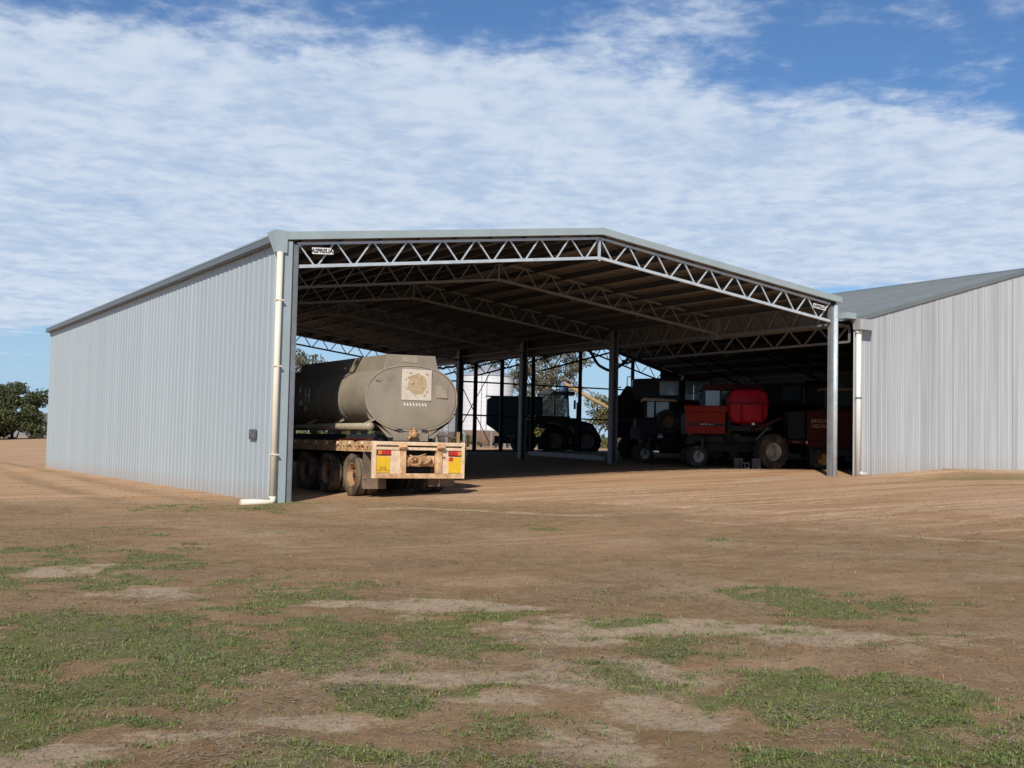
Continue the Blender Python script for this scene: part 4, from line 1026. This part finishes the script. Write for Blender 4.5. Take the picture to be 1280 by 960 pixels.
# silos
def silo(name, label, loc, r, z0, z1, zc, mt, legs=10):
    s = thing(name, label, 'silo', loc)
    n = 40; rows = int((z1-z0)/.28); b = MB(); prof = []
    for i in range(rows):
        a = z0+(z1-z0)*i/rows; c = z0+(z1-z0)*(i+1)/rows; prof += [(a+.01, r-.006), (a+.04, r), (c-.03, r), (c, r-.006)]
    b.lathe((0,0,0), (0,0,1), prof, n); b.build('silo_wall', M[mt], s)
    MB().lathe((0,0,0), (0,0,1), [(z1, r+.06), (z1+.03, r+.06), (zc-.12, .35), (zc-.12, .28), (zc, .26), (zc, 0)], n).build('silo_roof', M['silor'], s)
    MB().lathe((0,0,0), (0,0,1), [(z0, r-.02), (z0-1.0 if z0 > 2 else z0, .3), (z0-1.0, 0)], n).build('hopper', M[mt], s)
    for k in range(legs):
        t = 2*PI*k/legs; x, y = r*.96*math.cos(t), r*.96*math.sin(t)
        MB().box(x-.06, x+.06, y-.06, y+.06, .6, z0+.05).build('leg', M['silod'], s)
    MB().lathe((0,0,0), (0,0,1), [(.9, r*1.0), (1.12, r*1.0), (1.12, 0)], n).build('base_ring', M['conc'], s)
    t0 = -2.2
    for dx in (-.2, .2):
        tx = math.cos(t0)*(r+.08)-math.sin(t0)*dx; ty = math.sin(t0)*(r+.08)+math.cos(t0)*dx
        MB().tube([(tx, ty, 1.2), (tx, ty, z1)], .02, 5).build('ladder_rail', M['silod'], s)
    return s
silo('grain_silo', 'large bright silver grain silo with conical roof behind the open shed', (35.4, 52.4, 0), 1.98, 2.45, 6.6, 7.45, 'silo')
silo('grain_silo', 'narrow dull grey silo left of the bright silver one', (33.2, 54.6, 0), .95, 2.3, 5.0, 5.9, 'silod', 6)
silo('grain_silo', 'farthest low pale silo peeping from behind the grey tank', (31.5, 56.5, 0), 1.3, 2.3, 4.6, 5.3, 'silo', 6)
# auger
au = thing('grain_auger', 'yellow grain auger slanting down to the right behind the tractor', 'auger', (0, 0, 0))
a0, a1 = Vector((32.1, 36.9, 5.45)), Vector((36.6, 34.45, 2.75))
MB().tube([a0, a1], .125, 12).build('auger_tube', M['augy'], au)
MB().tube([a0+Vector((.15, 0, .32)), a1+Vector((.3, 0, .32))], .05, 8).build('truss_rail', M['galvd'], au)
MB().tube([a0, a0+Vector((-.1, 0, -.55))], .15, 10).build('spout', M['blue'], au)
MB().bar(a0*.4+a1*.6, (34.0, 36.6, 1.0), .08).bar(a0*.4+a1*.6, (35.8, 34.8, 1.0), .08).build('support_legs', M['dark'], au)
MB().lathe((35.2, 35.5, 1.5), (.5, .85, 0), [(-.1, .2), (-.1, .48), (.1, .48), (.1, .2)], 20).build('wheel', M['tyred'], au)
MB().box(36.2, 37.2, 34.0, 34.9, 1.05, 2.9).build('hopper', M['augy'], au, bevel=.05)
# small white drum on posts
dr = thing('water_trough', 'small white domed tank on a stand at the foot of the trees', 'tank', (37.6, 42.6, 1.05))
MB().lathe((0,0,.35), (0,0,1), [(0, .55), (.25, .55), (.45, .3), (.5, 0)], 20).build('dome', M['white'], dr)
for x, y in ((-.4, -.3), (.4, -.3), (0, .45)): MB().box(x-.06, x+.06, y-.06, y+.06, -.1, .4).build('leg', M['white'], dr)
MB().box(-.8, .8, -.6, .6, -.1, .05).build('base', M['conc'], dr)

# far building and roadside drum on the left
fb = thing('far_building', 'distant low grey shed behind the dark tree on the left', 'shed', (19.5, 178, 0))
MB().box(-14, 9, 0, 12, -.3, 3.3).build('wall', M['farwall'], fb); MB().prism([(-15, 3.3), (10, 3.3), (8, 5.0), (-13, 5.0)], -.5, 12.5).build('roof', M['oldroof'], fb)
MB().box(-10, -6, -.03, 0, -.3, 2.8).build('door', M['silod'], fb)
dm = MB().lathe((0,0,0), (0,0,1), [(0,0), (0,.34), (.9,.34), (.9,0)], 16).build('drum', M['white'], None, (15.3, 140.0, float(gbase(15, 35))+.9)); 
dm.rotation_euler = (1.2, .5, 0); dm.location.z = -.05+.35; tag(dm, 'white drum lying under the dark tree on the left', 'drum')

# ================================================================ trees
def leaves(name, clumps, mt, parent, per, size, seed, droop=.0, kind=None):
    r = np.random.default_rng(seed); C_ = []; 
    for (cx, cy, cz, rx, ry, rz_) in clumps:
        k = int(per*(rx*ry*rz_)**(2/3.)*1.0)+8
        d = r.normal(size=(k, 3)); d /= np.linalg.norm(d, axis=1)[:, None]; rad = r.uniform(.35, 1.05, (k, 1))**.6
        C_.append(np.array([cx, cy, cz]) + d*rad*np.array([rx, ry, rz_]))
    c = np.concatenate(C_); n = len(c)
    a = r.normal(size=(n, 3)); a[:, 2] -= droop; a /= np.linalg.norm(a, axis=1)[:, None]
    b_ = np.cross(a, r.normal(size=(n, 3))); b_ /= np.linalg.norm(b_, axis=1)[:, None]
    s = size*r.uniform(.55, 1.3, (n, 1)); a = a*s; b_ = b_*s*.5
    v = np.stack([c-a, c-b_*.9+a*.1, c+a, c+b_], 1).reshape(-1, 3)
    f = np.arange(n*4).reshape(-1, 4)
    return npmesh(name, v, f, mt, kind=kind, parent=parent)
def tree(name, label, cat, base, H, spread, nb, mt, bark, per, size, seed, clump=(.9, 1.4), trunk=.25, lean=(0, 0), low=.35, droop=0, group=None, flat=.75):
    r = random.Random(seed); t = thing(name, label, cat, base, group)
    b = MB(); tips = []
    top = Vector((lean[0], lean[1], H*.62))
    b.tube([(0,0,-.3), (lean[0]*.2, lean[1]*.2, H*.2), (lean[0]*.6, lean[1]*.6, H*.42), top], [trunk*1.25, trunk, trunk*.75, trunk*.4], 8)
    for k in range(nb):
        t0 = r.uniform(low*.6, .95); p0 = Vector((lean[0]*t0, lean[1]*t0, H*.62*t0)); an = 2*PI*(k*.382+r.uniform(-.1, .1))
        rr = spread*r.uniform(.35, 1.0)*(1 if t0 < .8 else .6); zz = H*(low + (1-low)*r.uniform(.1, .97)) - .12*H*(rr/spread)
        p3 = Vector((lean[0]+rr*math.cos(an), lean[1]+rr*math.sin(an), min(zz, H*.97)))
        p1 = p0.lerp(p3, .35)+Vector((0,0,-.05*H)); p2 = p0.lerp(p3, .7)+Vector((r.uniform(-.3, .3), r.uniform(-.3, .3), .02*H))
        b.tube([p0, p1, p2, p3], [trunk*.42, trunk*.3, trunk*.18, trunk*.06], 5)
        c = r.uniform(*clump); tips.append((p3.x, p3.y, p3.z, c, c, c*flat))
        for j in range(2):
            q = p2.lerp(p3, r.uniform(0, .8))+Vector((r.uniform(-1, 1)*c, r.uniform(-1, 1)*c, r.uniform(-.4, .8)*c)); b.tube([p2, q], [trunk*.14, trunk*.04], 4)
            c2 = c*r.uniform(.5, .85); tips.append((q.x, q.y, q.z, c2, c2, c2*flat))
    b.build('trunk', M[bark], t, fixn=False)
    leaves('crown', tips, M[mt], t, per, size, seed, droop)
    return t
tree('tree', 'dense dark green tree at the left edge beyond the shed wall', 'tree', (13.2, 133.5, -.2), 8.7, 4.4, 34, 'leafdk', 'barkd', 190, .20, 3, (.8, 1.45), .2, low=.2, flat=.7)
tree('tree', 'second dark tree cut by the left edge of the photo', 'tree', (8.2, 137.0, -.2), 8.0, 4.0, 30, 'leafdk', 'barkd', 210, .20, 4, (.9, 1.6), .2, low=.2)
tree('gum_tree', 'tall grey-green gum tree rising above the tractor cab', 'tree', (53.4, 71.2, .9), 12.3, 4.6, 38, 'leafgum', 'bark', 190, .14, 8, (.5, .95), .3, low=.42, droop=.6, lean=(-.4, .3))
tree('gum_tree', 'open gum tree left of the tall one behind the silver silo', 'tree', (49.0, 76.0, .9), 11.5, 3.2, 18, 'leafgum', 'bark', 190, .14, 12, (.5, .9), .25, low=.5, droop=.6)
tree('gum_tree', 'thin distant gum crown seen between the corner column and grey tank', 'tree', (26.2, 69.3, 0.5), 9.2, 2.7, 22, 'leafgum', 'bark', 160, .15, 15, (.5, .9), .18, low=.55, droop=.5)
tree('olive_tree', 'low rounded olive-yellow tree behind the tractor cab', 'tree', (49.0, 66.0, .9), 5.6, 2.2, 22, 'leafyel', 'bark', 260, .14, 21, (.7, 1.1), .16, low=.25)
tree('olive_tree', 'bushy olive tree with bare lower stems behind the auger', 'tree', (56.2, 64.0, .9), 5.6, 2.8, 26, 'leafyel', 'bark', 200, .14, 27, (.7, 1.1), .16, low=.35)
# distant scrub that closes the horizon
r = np.random.default_rng(5); cl = []
for i in range(260):
    a = math.radians(-46 + 92*i/260 + r.uniform(-.3, .3)); d = r.uniform(300, 380); vx = A_L*math.sin(a)*d + A_F*math.cos(a)*d
    hgt = r.uniform(2.0, 5.5); cl.append((CP.x+vx[0], CP.y+vx[1], .6+hgt*.5, r.uniform(3, 6), r.uniform(3, 6), hgt*.6))
tl = leaves('treeline', cl, M['leafdk'], None, 14, .9, 6, kind='stuff'); tl['label'] = 'low dark scrub along the far horizon'; tl['category'] = 'scrub'
cl = []
for i in range(40):
    t_ = i/39; x = 40+34*t_+r.uniform(-1, 1); y = 88-26*t_+r.uniform(-2, 2); cl.append((x, y, 1.3+r.uniform(-.2, .5), 1.5, 1.5, 1.0))
hb = leaves('hedge', cl, M['leafyel'], None, 120, .16, 9, kind='stuff'); hb['label'] = 'scrubby undergrowth behind the silos and tractor'; hb['category'] = 'undergrowth'

# ================================================================ grass, straw, weeds, clods
def scatter(n, u0, u1, v0, v1, fn, seed, pw=1.0):
    r = np.random.default_rng(seed)
    v = v0*(v1/v0)**(r.random(n)**pw); u = (r.random(n)*(u1-u0)+u0)*v
    x = CP.x+u*A_L[0]+v*A_F[0]; y = CP.y+u*A_L[1]+v*A_F[1]
    k = fn(x, y) > r.random(n); x, y, v = x[k], y[k], v[k]
    return x, y, v, r
def blades(name, x, y, vd, r, mt, hlo, hhi, wd, label, flatk=.6):
    n = len(x); z = gz(x, y)-.005
    h = r.uniform(hlo, hhi, n)*(1+.02*vd); th = r.uniform(0, 2*PI, n); ln = r.uniform(.2, 1.3, n)*flatk
    w = wd*r.uniform(.6, 1.4, n)*(1+.05*vd)
    d = np.stack([np.cos(th), np.sin(th)], 1); p = np.stack([-d[:, 1], d[:, 0]], 1)
    b0 = np.stack([x, y, z], 1)
    def pt(t, ww, s):
        o = b0.copy(); k = ln*h*t**1.6
        o[:, :2] += d*k[:, None] + p*(s*ww)[:, None]; o[:, 2] += h*(t - .35*ln*t*t); return o
    V_ = np.stack([pt(0, w, -1), pt(0, w, 1), pt(.55, w*.8, 1), pt(.55, w*.8, -1), pt(1, w*.15, 1), pt(1, w*.15, -1)], 1).reshape(-1, 3)
    i = np.arange(n)[:, None]*6; F = np.concatenate([i+np.array([[0, 1, 2, 3]]), i+np.array([[3, 2, 4, 5]])], 0)
    o = npmesh(name, V_, F, M[mt], kind='stuff'); o['label'] = label; o['category'] = 'grass'
    return o
fg = lambda x, y: cover(x, y)[0]*(fbm(x, y, 11, 2, 77) > .42) + .012
x, y, v, r = scatter(620000, -.52, .52, 4.6, 34, fg, 1)
m_ = ~((x > .25) & (y > .1)); blades('grass', x[m_], y[m_], v[m_], r, 'grass', .012, .042, .0022, 'short patchy green grass growing across the dirt yard', 1.0)
fs_ = lambda x, y: np.clip(cover(x, y)[0]*.55+.05, 0, 1)*(fbm(x, y, 2.3, 4, 91) > .5)
x, y, v, r = scatter(230000, -.52, .52, 4.6, 30, fs_, 2)
m_ = ~((x > .25) & (y > .1)); blades('dry_straw', x[m_], y[m_], v[m_], r, 'straw', .012, .05, .0016, 'dry straw stalks lying among the green grass', 1.9)
fl = lambda x, y: .10+.5*np.clip((fbm(x, y, 1.1, 4, 121)-.48)*5, 0, 1)
x, y, v, r = scatter(300000, -.5, .52, 4.6, 26, fl, 22)
m_ = ~((x > .25) & (y > .1)); x, y, v = x[m_], y[m_], v[m_]; n = len(x); th = r.uniform(0, 2*PI, n); ln = r.uniform(.006, .028, n)*(1+.03*v); wd_ = .0011*(1+.07*v)
c0 = np.stack([x, y, gz(x, y)+.004+.012*cover(x, y)[0]], 1); dv = np.stack([np.cos(th)*ln, np.sin(th)*ln, r.normal(size=n)*.15*ln], 1); pv = np.stack([-np.sin(th)*wd_, np.cos(th)*wd_, 0*wd_+.0004], 1)
vv = np.stack([c0-dv-pv, c0+dv-pv, c0+dv+pv, c0-dv+pv], 1).reshape(-1, 3)
o = npmesh('straw_litter', vv, np.arange(n*4).reshape(-1, 4), M['litter'], kind='stuff'); o['label'] = 'fine dead stalks and chaff scattered over the dirt'; o['category'] = 'litter'
fw = lambda x, y: np.clip(cover(x, y)[0]*1.2, 0, 1)*(fbm(x, y, 1.9, 3, 99) > .52)
x, y, v, r = scatter(26000, -.52, .52, 4.6, 24, fw, 3)
cl = []; n = len(x); z = gz(x, y)
k = 9; cc = np.repeat(np.stack([x, y, z+.012], 1), k, 0); N_ = len(cc); sp_ = .018+.03*r.random((N_, 1)); dd = r.normal(size=(N_, 3))*np.array([1, 1, .35]); cc = cc+dd*sp_
a = r.normal(size=(N_, 3))*np.array([1, 1, .5]); a /= np.linalg.norm(a, axis=1)[:, None]; bb2 = np.cross(a, np.array([0, 0, 1.])+r.normal(size=(N_, 3))*.3); bb2 /= np.linalg.norm(bb2, axis=1)[:, None]
s = .0085*r.uniform(.5, 1.5, (N_, 1)); vv = np.stack([cc-a*s, cc-bb2*s*.6, cc+a*s, cc+bb2*s*.6], 1).reshape(-1, 3)
o = npmesh('low_weeds', vv, np.arange(N_*4).reshape(-1, 4), M['weed'], kind='stuff'); o['label'] = 'small flat leafy weeds among the grass'; o['category'] = 'weeds'
# clods and gravel
r = np.random.default_rng(12)
x, y, v, r = scatter(15000, -.5, .52, 4.6, 40, lambda x, y: .25+.75*(fbm(x, y, .8, 3, 111) > .55), 12, .8)
m_ = ~((x > 0) & (y > -.2) & (x < 40)); x, y, v = x[m_], y[m_], v[m_]
ico = np.array([(0,0,1),(.9,0,.3),(.28,.85,.3),(-.72,.53,.3),(-.72,-.53,.3),(.28,-.85,.3),(0,0,-.5)]); fi = np.array([(0,1,2),(0,2,3),(0,3,4),(0,4,5),(0,5,1),(6,2,1),(6,3,2),(6,4,3),(6,5,4),(6,1,5)])
s = (.0025+.009*r.random(len(x))**6)*(1+.04*v); V_ = (ico[None]*s[:, None, None]*r.uniform(.6, 1.4, (len(x), 7, 3))) + np.stack([x, y, gz(x, y)+s*.2], 1)[:, None]
F = (np.arange(len(x))[:, None, None]*7+fi[None]).reshape(-1, 3)
M['clod'] = mat('dirt_clod', (.25, .175, .115), .95, 0, .35, .9)
o = npmesh('gravel', V_.reshape(-1, 3), F, M['clod'], kind='stuff', tri=True); o['label'] = 'small clods and stones loose on the dirt'; o['category'] = 'gravel'
